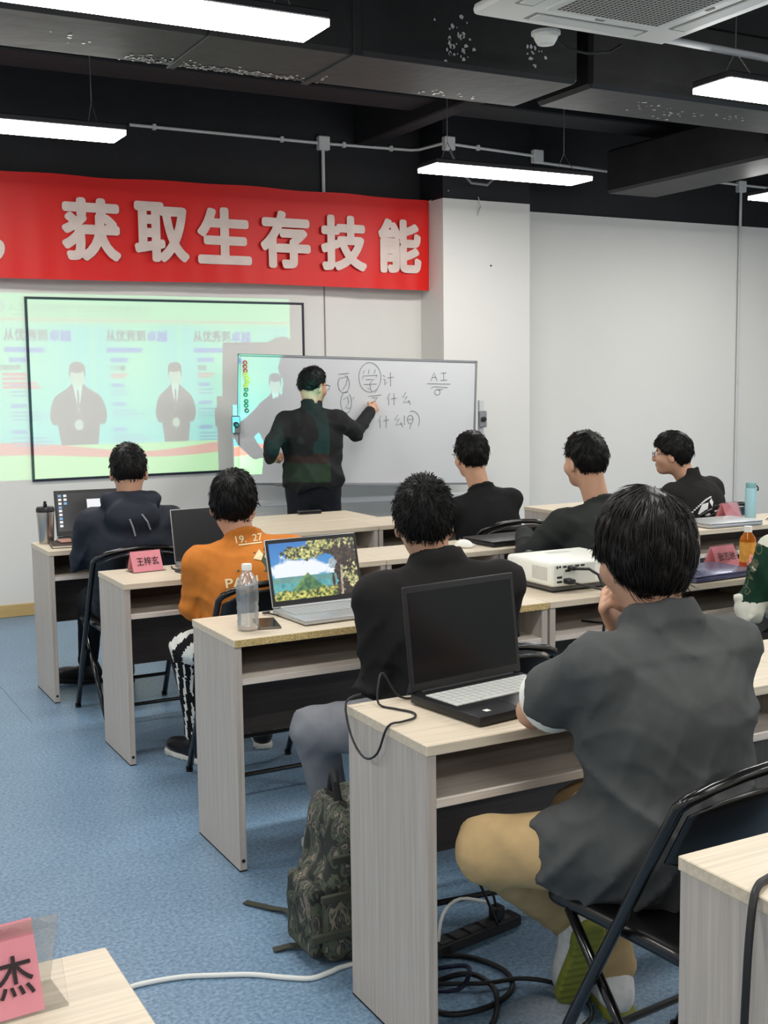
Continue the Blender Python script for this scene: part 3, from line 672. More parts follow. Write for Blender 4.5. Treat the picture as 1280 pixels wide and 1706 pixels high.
tag(MB().box((2.652, 3.485, .785), (2.684, 3.524, .803), .003).tube([(2.668, 3.488, .793), (2.70, 3.45, .782), (2.745, 3.42, .77), (2.775, 3.385, .755), (2.79, 3.37, .70), (2.805, 3.375, .64), (2.80, 3.45, .63), (2.76, 3.55, .628)], .004, 8).build('projector_cable', M_CAB, smooth=True), 'thin black power cable from the projector back down to the desk shelf', 'cable')

# ------------------------------------------------------------------ laptops
def paint(name, w, h, nx, ny, fn, m, parent, X):
    """flat picture on a fine grid, colours computed per vertex"""
    u, v = np.meshgrid(np.linspace(0, 1, nx), np.linspace(0, 1, ny)); C = fn(u, v)
    P = [X @ Vector((float(a)*w-w/2, float(b)*h, 0)) for a, b in zip(u.ravel(), v.ravel())]
    i, j = np.meshgrid(np.arange(nx-1), np.arange(ny-1)); a = (j*nx+i).ravel(); Q = np.stack([a, a+1, a+nx+1, a+nx], 1)
    col = np.ones((nx*ny, 4), np.float32); col[:, :3] = C.reshape(-1, 3)
    return np_mesh(name, [tuple(p) for p in P], Q, m, parent, cols=col, smooth=False)
def vnoise(u, v, s, seed):
    rng = np.random.RandomState(seed); T = rng.rand(64, 64)
    x = u*s; y = v*s; xi = np.floor(x).astype(int); yi = np.floor(y).astype(int); fx = x-xi; fy = y-yi
    fx = fx*fx*(3-2*fx); fy = fy*fy*(3-2*fy); g = lambda a, b: T[a % 64, b % 64]
    return g(xi, yi)*(1-fx)*(1-fy)+g(xi+1, yi)*fx*(1-fy)+g(xi, yi+1)*(1-fx)*fy+g(xi+1, yi+1)*fx*fy
def fbm(u, v, s, seed): return sum(vnoise(u, v, s*2**k, seed+k)*.5**(k+1) for k in range(4))
def sl(*c): return np.array([lin(x) for x in c])
def landscape(u, v):
    a = u*1.55; n1, n2, n3, n4 = fbm(a, v, 5, 1), fbm(a, v, 12, 11), fbm(a, v, 26, 21), vnoise(a, v, 42, 31)
    E = lambda x: x[..., None]
    mix = lambda c1, c2, t: sl(*c1)*(1-E(np.clip(t, 0, 1)))+sl(*c2)*E(np.clip(t, 0, 1))
    leaf = lambda lo_, hi_: mix(lo_, hi_, (n3-.30)*2.0+(n4-.5)*.9)
    C = mix((96, 178, 226), (24, 112, 190), v)
    cl = np.clip((n1-.42+np.exp(-((v-.50)/.13)**2)*.32-np.clip(v-.60, 0, 1)*1.6)*7, 0, 1); C = C*(1-E(cl))+sl(236, 242, 248)*E(cl)
    sea = v < .40+.02*(n2-.5); C[sea] = mix((38, 122, 150), (110, 190, 180), n2*1.3-.2+.5*(.4-v))[sea]
    far = (v < .36+.06*n1) & (v > .30); C[far] = mix((70, 130, 140), (120, 170, 150), n2)[far]
    mt = v < .12+.33*np.maximum(0, 1-np.abs(u-.41)/.24)**1.2+.06*(n2-.5); C[mt] = mix((34, 92, 66), (138, 182, 92), (n2-.3)*2)[mt]
    fg = v < .06+.16*n2+.08*np.clip(u-.2, 0, .4); C[fg] = leaf((44, 74, 20), (236, 230, 120))[fg]
    dark = (u > .74+.10*(n2-.5)-.12*np.clip(v-.6, 0, 1)) | (np.abs(v-(.80+.10*np.sin((u-.5)*7)))+.10*(n2-.5) < .045) & (u > .42) | ((u > .56) & (v > .80-.3*(u-.56)+.12*(n2-.5)))
    C[dark] = mix((22, 16, 14), (104, 74, 58), (n3-.35)*1.6)[dark]
    tree = (np.hypot((u-.36)/.24, (v-.80)/.17)+.9*(n2-.5)+.5*(n3-.5) < .80) | (np.hypot((u-.60)/.24, (v-.93)/.13)+.9*(n2-.5)+.5*(n3-.5) < .75); C[tree] = leaf((26, 40, 12), (244, 240, 150))[tree]
    hole = np.hypot((u-.71)/.055, (v-.58)/.12)+.9*(n2-.5) < .75; C[hole] = mix((196, 214, 224), (110, 120, 130), n3)[hole]
    lf = (u > .80) & (n2+.35*(n3-.5) > .50+.14*np.cos(v*9)); C[lf] = leaf((40, 46, 16), (244, 240, 170))[lf]
    tr = (np.abs(u-(.805+.05*(v-.3))) < .013) & (v < .52); C[tr] = mix((210, 200, 180), (120, 104, 90), n4)[tr]
    rail = ((np.abs(v-.17) < .008) | (np.abs(v-.11) < .006)) & (u > .62) & (u < .80); C[rail] = sl(120, 84, 62)
    per = (np.hypot((u-.705)/.020, (v-.26)/.085) < 1) | (np.hypot((u-.705)/.012, (v-.365)/.028) < 1); C[per] = sl(64, 30, 26)
    return C
def desktop(u, v):
    C = np.zeros(u.shape+(3,)); C[:] = sl(14, 13, 18)
    C[(u > .45) & (u < .98) & (v > .42) & (v < .82)] = sl(238, 240, 244)
    for k in range(9):
        for q in range(2 if k < 3 else 1):
            y = .93-k*.098; x = .045+q*.085
            m = (np.abs(u-x) < .024) & (np.abs(v-y) < .03); C[m] = sl(235, 235, 238) if (k+q) % 3 else sl(120, 170, 220)
    return C
def bluish(u, v):
    n = fbm(u, v, 4, 5)[..., None]; return sl(60, 66, 110)*(1-n)+sl(150, 160, 205)*n
M_SCR_ON = attr_mat('lit_screen', .25, emit=1.0)
M_SCR_DIM = attr_mat('dim_screen', .2, emit=.6)
for m_ in (M_SCR_ON, M_SCR_DIM): m_.cycles.emission_sampling = 'NONE'
M_SCR_OFF = mat('dark_screen', rgb(18, 20, 22), .22, spec=.35)
M_LAPB = mat('laptop_black', rgb(26, 26, 28), .45); M_LAPS = mat('laptop_silver', rgb(190, 192, 194), .38, metal=.6)
M_KEYW = mat('key_cover_white', rgb(206, 208, 204), .55); M_KEYD = mat('key_dark', rgb(36, 37, 40), .5); M_KEYS = mat('key_silver', rgb(170, 172, 174), .5)
M_PAD = mat('touchpad', rgb(44, 44, 47), .3)
def laptop(loc, rz, w, d, label, body, key, angle=105, screen=None, h=None, bez=.012, th=.02, sh=None, padm=None):
    """hinge at local y=+d/2, user at -Y; angle between base and lid (0 = closed)"""
    t = thing('laptop', label, 'laptop', loc, rz)
    MB().box((-w/2, -d/2, .003), (w/2, d/2, th), .005, seg=2).build('base', body, t, True)
    for a in (-1, 1): MB().box((a*w*.4-.02, -d*.4, 0), (a*w*.4+.02, -d*.36, .004)).build('rubber_foot', M_BLACKM, t)
    h = h or d; lt = .007
    L = Matrix.Translation((0, d/2-.004, th+.001)) @ Matrix.Rotation(math.radians(angle-180 if angle else 180), 4, 'X')
    if not angle:
        lid = MB().box((-w/2, -d/2, th+.001), (w/2, d/2, th+.001+lt), .003, seg=2).build('lid', body, t, True); return t
    # lid leans: local lid frame, x right, y up the lid, z towards the user
    a = math.radians(angle-90); upv = Vector((0, math.sin(a), math.cos(a))); nrm = Vector((0, -math.cos(a), math.sin(a)))
    L = Matrix(((1, 0, 0, 0), (0, upv.y, nrm.y, d/2-.006), (0, upv.z, nrm.z, th+.002), (0, 0, 0, 1)))
    lid = MB().box((-w/2, 0, -lt), (w/2, h, 0), .003, seg=2, X=L).build('lid', body, t, True)
    MB().box((-w/2+.002, .004, -.0005), (w/2-.002, h-.003, .0008), X=L).build('bezel', M_LAPB, lid)
    b2 = bez; sx0, sy0, sy1 = w/2-b2, .022, h-b2-.004
    if screen is None: MB().box((-sx0, sy0, .0006), (sx0, sy1, .0014), X=L).build('screen', M_SCR_OFF, lid)
    else: paint('screen', sx0*2, sy1-sy0, 150, 100, screen, M_SCR_ON if screen is not bluish else M_SCR_DIM, lid, L @ Matrix.Translation((0, sy0, .0016)))
    MB().tube([(-w*.42, d/2-.004, th+.001), (w*.42, d/2-.004, th+.001)], .006, 8).build('hinge', body, t, True)
    kb = MB(); kw = (w*.9)/15; kd = (d*.46)/6
    for r in range(6):
        for c in range(15):
            if r == 0 and 4 <= c <= 8: continue
            x = -w*.45+c*kw; y = -d*.10+r*kd; kb.box((x+.001, y+.001, th-.001), (x+kw-.001, y+kd-.001, th+.0022))
        if r == 0: kb.box((-w*.45+4*kw+.001, -d*.10+.001, th-.001), (-w*.45+9*kw-.001, -d*.10+kd-.001, th+.0022))
    o = kb.build('keyboard', key, t); o['kind'] = 'stuff'
    MB().box((-w*.14, -d*.46, th-.0005), (w*.14, -d*.16, th+.0006)).build('touchpad', padm or M_PAD, t)
    return t
laptop((1.55, 5.99, .75), math.radians(-6), .36, .24, 'open laptop with desktop icons on its dark screen, before the man in the hooded jacket', M_LAPB, M_KEYD, 108, desktop)
laptop((1.79, 4.80, .75), math.radians(4), .35, .235, 'open silver laptop with a black screen in front of the man in orange', M_LAPS, M_KEYD, 100, h=.232)
laptop((1.745, 3.60, .75), math.radians(3), .362, .245, 'open silver laptop showing a landscape picture with a tree', M_LAPS, M_KEYS, 104, landscape, h=.238, padm=M_LAPS)
lb = laptop((1.60, 2.375, .75), math.radians(8), .365, .262, 'large black open laptop with blank screen and pale keyboard, before the man in grey', M_LAPB, M_KEYW, 97, h=.262, th=.026)
MB().box((-.14, -.105, .0262), (-.125, -.09, .0268)).build('sticker', M_WHITEP, lb)
laptop((3.27, 4.80, .75), math.radians(4), .36, .25, 'closed black laptop beside a white mouse', M_LAPB, M_KEYD, 0)
laptop((4.62, 4.735, .75), math.radians(-3), .36, .25, 'closed silver laptop in front of a pink name card at the right', M_LAPS, M_KEYS, 0)
laptop((3.36, 3.53, .75), math.radians(4), .35, .24, 'closed laptop with a bluish reflection coloured onto its lid beside the pink name card and iced tea', mat('laptop_blue_reflection', rgb(92, 94, 124), .25, metal=.3, vary=(7, .3)), M_KEYD, 0)  # blue reflection put into the lid colour

# ------------------------------------------------------------------ bottles, cards, small things
t = thing('thermos', 'brushed steel thermos cup with a black lid at the left end of the front desk', 'thermos', (1.312, 6.045, .75))
MB().lathe([(.036, 0), (.037, .004), (.042, .12), (.044, .158), (.043, .165)], 28).build('body', M_STEEL, t, True)
l = MB().lathe([(.046, .160), (.046, .176), (.040, .186), (.0, .188)], 28).build('lid', M_BLACKP, t, True)
MB().box((-.008, -.012, .186), (.008, .012, .202), .003).lathe([(.007, .2), (.009, .208), (.004, .214), (0, .214)], 12).build('lid_knob', M_BLACKP, l, True)
nb = thing('notebook', 'dark notebook lying beside the thermos', 'notebook', (1.375, 5.90, .75), math.radians(-8))
MB().box((-.075, -.10, 0), (.075, .10, .003), .001).build('back_cover', mat('notebook_cover', rgb(58, 46, 42), .6), nb)
MB().box((-.071, -.097, .003), (.073, .097, .013)).build('page_block', mat('paper', rgb(224, 216, 200), .8), nb)
MB().box((-.075, -.10, .013), (.075, .10, .016), .001).build('front_cover', bpy.data.materials['notebook_cover'], nb)
tag(MB().box((1.345, 5.87, .767), (1.415, 5.99, .775), .003).build('phone', mat('phone_rose', rgb(170, 128, 112), .35)), 'rose coloured phone lying on the dark notebook', 'phone')

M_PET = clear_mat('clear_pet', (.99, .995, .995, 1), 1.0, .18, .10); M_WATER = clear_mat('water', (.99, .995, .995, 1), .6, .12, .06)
M_TEA = mat('iced_tea', rgb(196, 110, 24), .1, trans=.45, ior=1.3)
t = thing('water_bottle', 'clear plastic water bottle on the raw-edged desk', 'bottle', (1.392, 3.52, .75))
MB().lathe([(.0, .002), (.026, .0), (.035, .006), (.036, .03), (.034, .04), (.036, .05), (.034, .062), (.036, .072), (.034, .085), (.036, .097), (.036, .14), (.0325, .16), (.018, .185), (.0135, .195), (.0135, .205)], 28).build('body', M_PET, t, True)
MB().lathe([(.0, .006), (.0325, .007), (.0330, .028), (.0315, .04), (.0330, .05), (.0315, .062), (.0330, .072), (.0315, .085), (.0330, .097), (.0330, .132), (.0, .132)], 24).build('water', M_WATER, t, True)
MB().lathe([(.0165, .196), (.0165, .214), (.015, .216), (.0, .216)], 22).build('cap', M_WHITEP, t, True)
MB().lathe([(.0366, .098), (.0366, .135)], 28).build('label_band', clear_mat('clear_label', (.86, .9, .92, 1), .3, .2), t, True)
t = thing('phone', 'dark phone lying flat beside the clear water bottle', 'phone', (1.475, 3.565, .75), math.radians(-14))
MB().box((-.037, -.078, 0), (.037, .078, .008), .003, seg=2).build('body', mat('phone_gold', rgb(120, 112, 104), .35, metal=.5), t, True)
MB().box((-.034, -.075, .008), (.034, .075, .0085)).build('screen', M_SCR_OFF, t)
def card(loc, rz, label, text, w=.15, h=.10, tri=True, scale=1.0, tx=0, mr=.010, back=True):
    """tent shaped acrylic card holder, front facing -Y"""
    t = thing('name_card', label, 'name card', loc, rz, 'pink name cards')
    M_AC_ = bpy.data.materials.get('acrylic') or clear_mat('acrylic', (.99, .995, .995, 1), .05)
    M_PK = bpy.data.materials.get('pink_paper') or mat('pink_paper', rgb(244, 160, 172), .7)
    M_INK2 = bpy.data.materials.get('black_ink') or mat('black_ink', rgb(38, 22, 26), .6)
    a = math.radians(24)
    F = Matrix.Translation((0, -.045*scale, 0)) @ Matrix.Rotation(PI/2-a, 4, 'X')
    B = Matrix.Translation((0, .045*scale, 0)) @ Matrix.Rotation(PI, 4, 'Z') @ Matrix.Rotation(PI/2-a, 4, 'X')
    hh = h
    for k, X in enumerate((F, B)):
        MB().box((-w/2, 0, -.001), (w/2, hh, .001), X=X).build('acrylic_sheet', M_AC_, t)
        if k == 0 or back: MB().box((-w/2+.004, .004, -.0025), (w/2-mr, hh-.004, -.0015), X=X).build('pink_paper', M_PK, t)
    MB().box((-w/2, -.045*scale, -.0), (w/2, .045*scale, .002)).build('acrylic_base', M_AC_, t)
    if text: text_obj('written_name', text, w*.66, hh*.38, M_INK2, t, F @ Matrix.Translation((tx, hh*.5, .0012)), .0006, bold=.006)
    return t
card((1.475, 4.90, .75), math.radians(6), 'pink name card at the left corner of the desk of the man in orange', '王梓玄', .15, .098)
card((3.60, 3.68, .75), math.radians(4), 'pink name card beside the iced tea bottle', '张志驰', .15, .098)
card((4.87, 4.93, .75), math.radians(8), 'pink name card behind the closed silver laptop', None, .15, .10)
t5 = card((.243, 1.50, .75), math.radians(4), 'pink name card in a clear stand at the bottom left corner', None, .15, .122, scale=.9, mr=.030, back=False)
M_INK2 = bpy.data.materials['black_ink']; a = math.radians(24); F = Matrix.Translation((0, -.0405, 0)) @ Matrix.Rotation(PI/2-a, 4, 'X')
text_obj('written_name', '杰', .045, .05, M_INK2, t5, F @ Matrix.Translation((.014, .052, .0012)), .0006, bold=.012)

t = thing('water_bottle', 'pale blue water bottle with a wrist strap at the right edge', 'bottle', (5.0, 4.895, .75))
M_BLUE = mat('blue_tritan', rgb(178, 222, 232), .1, trans=.35, ior=1.3); M_TEAL = mat('teal_cap', rgb(110, 156, 158), .45)
MB().lathe([(.0, 0), (.030, 0), (.032, .006), (.032, .16), (.029, .168)], 24).build('body', M_BLUE, t, True)
cp = MB().lathe([(.029, .165), (.029, .195), (.027, .198), (0, .198)], 24).build('cap', M_TEAL, t, True)
MB().tube([(.028, 0, .18), (.045, 0, .178), (.056, 0, .165), (.055, 0, .15), (.045, 0, .152), (.032, 0, .17)], .004, 6).build('strap', M_BLACKM, cp, True)
t = thing('tea_bottle', 'iced tea bottle with an amber label and white cap at the right edge', 'bottle', (3.61, 3.545, .75))
MB().lathe([(.0, 0), (.030, 0), (.032, .006), (.031, .10), (.032, .125), (.030, .135), (.014, .158), (.0135, .165)], 24).build('body', M_TEA, t, True)
MB().lathe([(.033, .035), (.033, .118)], 24).build('label_band', mat('tea_label', rgb(206, 150, 62), .45, vary=(40, .2)), t, True)
MB().lathe([(.033, .012), (.0335, .034)], 24).build('label_foot', mat('tea_label_red', rgb(186, 66, 40), .45), t, True)
MB().lathe([(.0165, .158), (.0165, .182), (.0, .184)], 20).build('cap', M_WHITEP, t, True)
tag(MB().tube([(3.555, 3.47, .755), (3.557, 3.474, .80), (3.56, 3.48, .828)], [.008, .007, .003], 8).build('highlighter_pen', mat('pink_pen', rgb(246, 150, 140), .4)), 'pink pen standing in front of the iced tea bottle', 'pen')
t = thing('computer_mouse', 'white computer mouse next to the closed black laptop', 'mouse', (2.995, 4.76, .75), math.radians(15))
P, Q = surface_net(lambda x, y, z: smax(d_ell((x, y, z), (0, 0, .002), (.034, .056, .036)), -z+.002, .004), (-.05, -.07, -.005), (.05, .07, .05), .0035)
np_mesh('shell', P, Q, M_WHITEP, t)
MB().lathe([(.0, -.004), (.009, -.004), (.009, .004), (0, .004)], 14, X=Matrix.Translation((0, .03, .031)) @ Matrix.Rotation(PI/2, 4, 'Y')).build('wheel', M_BLACKP, t, True)
cable('mouse_cable', [(3.01, 4.80, .757), (3.05, 4.85, .757), (3.06, 4.79, .757), (3.05, 4.75, .757), (3.02, 4.74, .757)], .0035, M_CABW, 'short white mouse cable coiled beside the mouse')
t = thing('board_eraser', 'flat black whiteboard eraser on the desk next to the teacher', 'eraser', (2.99, 6.51, .75), math.radians(-4))
MB().box((-.07, -.025, 0), (.07, .025, .012), .002).build('felt', M_BLACKM, t)
MB().box((-.07, -.025, .012), (.07, .025, .022), .003).build('grip', M_BLACKP, t)
t = thing('glasses', 'black folded glasses lying near the blue water bottle', 'glasses', (5.02, 4.72, .75), math.radians(20))
for s in (-1, 1):
    MB().tube([(s*.036+.026*math.cos(q*PI/8), .0, .022+.02*math.sin(q*PI/8)) for q in range(16)], .002, 6, closed=True).build('rim', M_BLACKP, t)
    MB().tube([(s*.063, 0, .03), (s*.05, .03, .012), (-s*.04, .045, .004)], .002, 6).build('temple', M_BLACKP, t)
MB().tube([(-.011, 0, .028), (0, -.002, .031), (.011, 0, .028)], .002, 6).build('bridge', M_BLACKP, t)
cable('earphone_cable', [(1.60, 4.93, .754), (1.585, 4.86, .754), (1.60, 4.80, .754), (1.615, 4.74, .754), (1.60, 4.72, .754)], .003, M_CAB, 'thin black cable lying beside the silver laptop with the black screen')
t = thing('card_reader', 'small black card reader lying beside the silver laptop with the black screen', 'card reader', (1.585, 4.765, .75), math.radians(10))
MB().box((-.012, -.03, 0), (.012, .03, .008), .002).build('body', M_BLACKP, t); MB().box((-.007, .03, .002), (.007, .042, .006)).build('plug', M_ALU, t)
cable('laptop_cable', [(1.555, 3.66, .757), (1.54, 3.70, .758), (1.53, 3.73, .756), (1.56, 3.74, .755)], .003, M_CAB, 'short black cable behind the landscape laptop')
cable('laptop_cable', [(1.45, 2.50, .757), (1.40, 2.53, .758), (1.36, 2.54, .82), (1.335, 2.52, .80), (1.325, 2.50, .757), (1.345, 2.45, .754), (1.365, 2.40, .754), (1.345, 2.36, .754), (1.30, 2.34, .756), (1.262, 2.34, .75), (1.250, 2.37, .68), (1.246, 2.43, .655), (1.248, 2.50, .69), (1.255, 2.54, .76), (1.30, 2.545, .775)], .0028, M_CAB, 'thin black cable looping over the left edge of the black laptop desk')
cable('power_cable', [(2.30, 1.30, .757), (2.0, 1.36, .757), (1.60, 1.33, .757), (1.46, 1.31, .757), (1.372, 1.29, .757), (1.335, 1.275, .758), (1.312, 1.262, .742), (1.292, 1.25, .68), (1.283, 1.245, .60), (1.282, 1.25, .45), (1.286, 1.27, .2), (1.29, 1.30, .03)], .0065, M_CAB, 'black cable drooping over the edge of the desk in the bottom right corner')
cable('floor_cable', [(.74, 2.84, .007), (.80, 2.856, .007), (.91, 2.84, .007), (1.0, 2.80, .007), (1.077, 2.76, .007), (1.15, 2.70, .007), (1.204, 2.665, .007), (1.26, 2.67, .007), (1.32, 2.68, .007), (1.5, 2.66, .007)], .007, M_CABW, 'white cable lying across the blue floor beside the backpack')
t = thing('power_strip', 'black power strip lying under the black laptop desk', 'power strip', (1.69, 2.645, 0), math.radians(10))
MB().box((-.16, -.028, .004), (.16, .028, .036), .004).build('housing', M_BLACKP, t)
for k in range(5): MB().box((-.135+k*.055, -.02, .036), (-.095+k*.055, .02, .038)).build('socket', mat('socket_grey', rgb(64, 64, 66), .5) if k == 0 else bpy.data.materials['socket_grey'], t)
MB().box((.07, -.018, .038), (.105, .018, .075), .004).build('plug', M_BLACKP, t)
cable('adapter_cable', [(1.775, 2.66, .07), (1.76, 2.68, .14), (1.70, 2.70, .2), (1.665, 2.70, .26), (1.66, 2.69, .32), (1.67, 2.66, .25), (1.70, 2.62, .16), (1.74, 2.60, .05)], .004, M_CAB, 'black cable rising in a loop from the power strip under the desk')
cable('adapter_cable', [(1.56, 2.62, .03), (1.60, 2.66, .09), (1.68, 2.70, .10), (1.76, 2.68, .08)], .005, M_CABW, 'white cable bent over the power strip under the desk')
cable('floor_cable', [(1.53, 2.62, .007), (1.62, 2.56, .007), (1.66, 2.45, .007), (1.62, 2.36, .007), (1.52, 2.32, .007), (1.42, 2.34, .007), (1.40, 2.42, .007), (1.47, 2.48, .012), (1.56, 2.46, .02), (1.58, 2.38, .012), (1.52, 2.28, .007), (1.45, 2.22, .007)], .007, M_CAB, 'tangled black cable with a loop on the floor under the desk')
cable('floor_cable', [(1.40, 2.50, .018), (1.50, 2.44, .018), (1.58, 2.40, .018), (1.66, 2.38, .018), (1.72, 2.32, .018), (1.74, 2.22, .018), (1.70, 2.14, .018), (1.60, 2.10, .018)], .006, M_CAB, 'black cable curving past the green sole of the man in grey')
cable('floor_cable', [(1.38, 2.45, .03), (1.46, 2.36, .05), (1.52, 2.40, .07), (1.53, 2.48, .04), (1.45, 2.53, .02), (1.37, 2.5, .02)], .006, mat('cable_navy', rgb(26, 30, 58), .5), 'dark blue cable loop standing on the floor under the desk')

# ------------------------------------------------------------------ backpack
M_CAMO = bpy.data.materials.new('camouflage_cloth'); M_CAMO.use_nodes = True; nt = M_CAMO.node_tree; b = nt.nodes['Principled BSDF']; tc = nt.nodes.new('ShaderNodeTexCoord')
mp = nt.nodes.new('ShaderNodeMapping'); mp.inputs['Scale'].default_value = (1, 1, .55); nt.links.new(tc.outputs['Object'], mp.inputs[0])
n = nt.nodes.new('ShaderNodeTexNoise'); n.inputs['Scale'].default_value = 26; n.inputs['Detail'].default_value = 3; n.inputs['Distortion'].default_value = 1.2; nt.links.new(mp.outputs[0], n.inputs['Vector'])
cr = nt.nodes.new('ShaderNodeValToRGB'); cr.color_ramp.interpolation = 'CONSTANT'; el = cr.color_ramp.elements
el[0].position = 0; el[0].color = rgb(34, 36, 32); el[1].position = .46; el[1].color = rgb(72, 80, 62)
for p_, c_ in ((.54, rgb(54, 50, 54)), (.60, rgb(120, 112, 98)), (.66, rgb(60, 66, 52)), (.72, rgb(168, 160, 142))): q = el.new(p_); q.color = c_
nt.links.new(n.outputs[0], cr.inputs[0]); nt.links.new(cr.outputs[0], b.inputs['Base Color']); b.inputs['Roughness'].default_value = .8
M_STRAP = mat('strap_webbing', rgb(62, 64, 54), .8, bump=(300, .3)); M_PACKB = mat('pack_black', rgb(26, 27, 27), .8)
t = thing('backpack', 'camouflage backpack standing on the floor against the desk end', 'backpack', (1.395, 2.80, 0), math.radians(0))
def pk(x, y, z):
    # tall rounded body, bulging towards -X, flat straps side +X
    zz = np.clip(z/.46, 0, 1)
    sx = .115*(1-.35*zz**2); p = ((x-.0)/1, y, z)
    d = d_box((x*.10/sx, y, z), (-.005, 0, .215), (.10, .135, .215), .07)
    d = smin(d, d_box((x, y, z), (-.095, -.01, .13), (.045, .105, .12), .04), .03)
    g = np.abs(x+.055-.02*zz)-.006
    d = d+.006*np.exp(-(g/.006)**2)*(z > .03)
    return d+wrinkle((x, y, z), .004, 42, 3)
P, Q = surface_net(pk, (-.19, -.19, -.01), (.15, .19, .47), .008); P[:, 2] = np.maximum(P[:, 2], .003)
np_mesh('body', P, Q, M_CAMO, t)
P, Q = surface_net(lambda x, y, z: smin(d_box((x, y, z), (-.148, -.01, .12), (.022, .085, .095), .02), d_box((x, y, z), (-.135, -.01, .205), (.03, .09, .015), .012), .012)+wrinkle((x, y, z), .003, 60, 5), (-.2, -.13, 0), (-.1, .11, .25), .007)
np_mesh('front_pocket', P, Q, M_CAMO, t)
MB().tube([(-.06, -.04, .43), (-.062, -.03, .475), (-.05, 0, .492), (-.04, .03, .478), (-.04, .045, .43)], .012, 8).build('carry_handle', M_PACKB, t, True)
for s in (-.07, .06):
    MB().tube([(.06, s, .42), (.105, s*1.1, .38), (.12, s*1.15, .26), (.10, s*1.2, .14), (.06, s*1.2, .06)], .018, 8).build('shoulder_strap', M_STRAP, t, True)
for k, z in enumerate((.10, .20, .30)): MB().box((-.19+.03*k, -.148, z), (.08, -.132, z+.02), .002).build('compression_strap', M_STRAP, t)
MB().tube([(-.055, -.13, .05), (-.07, -.146, .2), (-.06, -.13, .36), (-.05, -.06, .43), (-.05, .06, .43)], .0045, 6).build('zip', M_PACKB, t)
MB().tube([(-.02, -.14, .05), (-.02, -.148, .2), (-.02, -.13, .38), (-.02, -.06, .44)], .0045, 6).build('zip', M_PACKB, t)
def ribbon(pts, wd_):
    mb = MB(); vs = []; fs = []
    for i, p in enumerate(pts):
        p = Vector(p); d = Vector(pts[min(i+1, len(pts)-1)])-Vector(pts[max(i-1, 0)]); sd = Vector((-d.y, d.x, 0)).normalized()*wd_/2
        for zz in (0, .003): vs += [p+sd+Vector((0, 0, zz)), p-sd+Vector((0, 0, zz))]
    for i in range(len(pts)-1):
        a = i*4; c = a+4; fs += [(a, c, c+1, a+1), (a+2, a+3, c+3, c+2), (a, a+2, c+2, c), (a+1, c+1, c+3, a+3)]
    fs += [(0, 1, 3, 2), (len(vs)-4, len(vs)-2, len(vs)-1, len(vs)-3)]
    return mb.add(vs, fs)
ribbon([(-.08, .05, .05), (-.10, .16, .03), (-.09, .25, .012), (-.12, .30, .006), (-.17, .38, .004)], .024).build('loose_strap', M_STRAP, t)
ribbon([(-.02, -.12, .05), (-.06, -.06, .03), (-.12, .02, .012), (-.17, .05, .01), (-.215, .06, .004)], .026).build('loose_strap', M_STRAP, t)
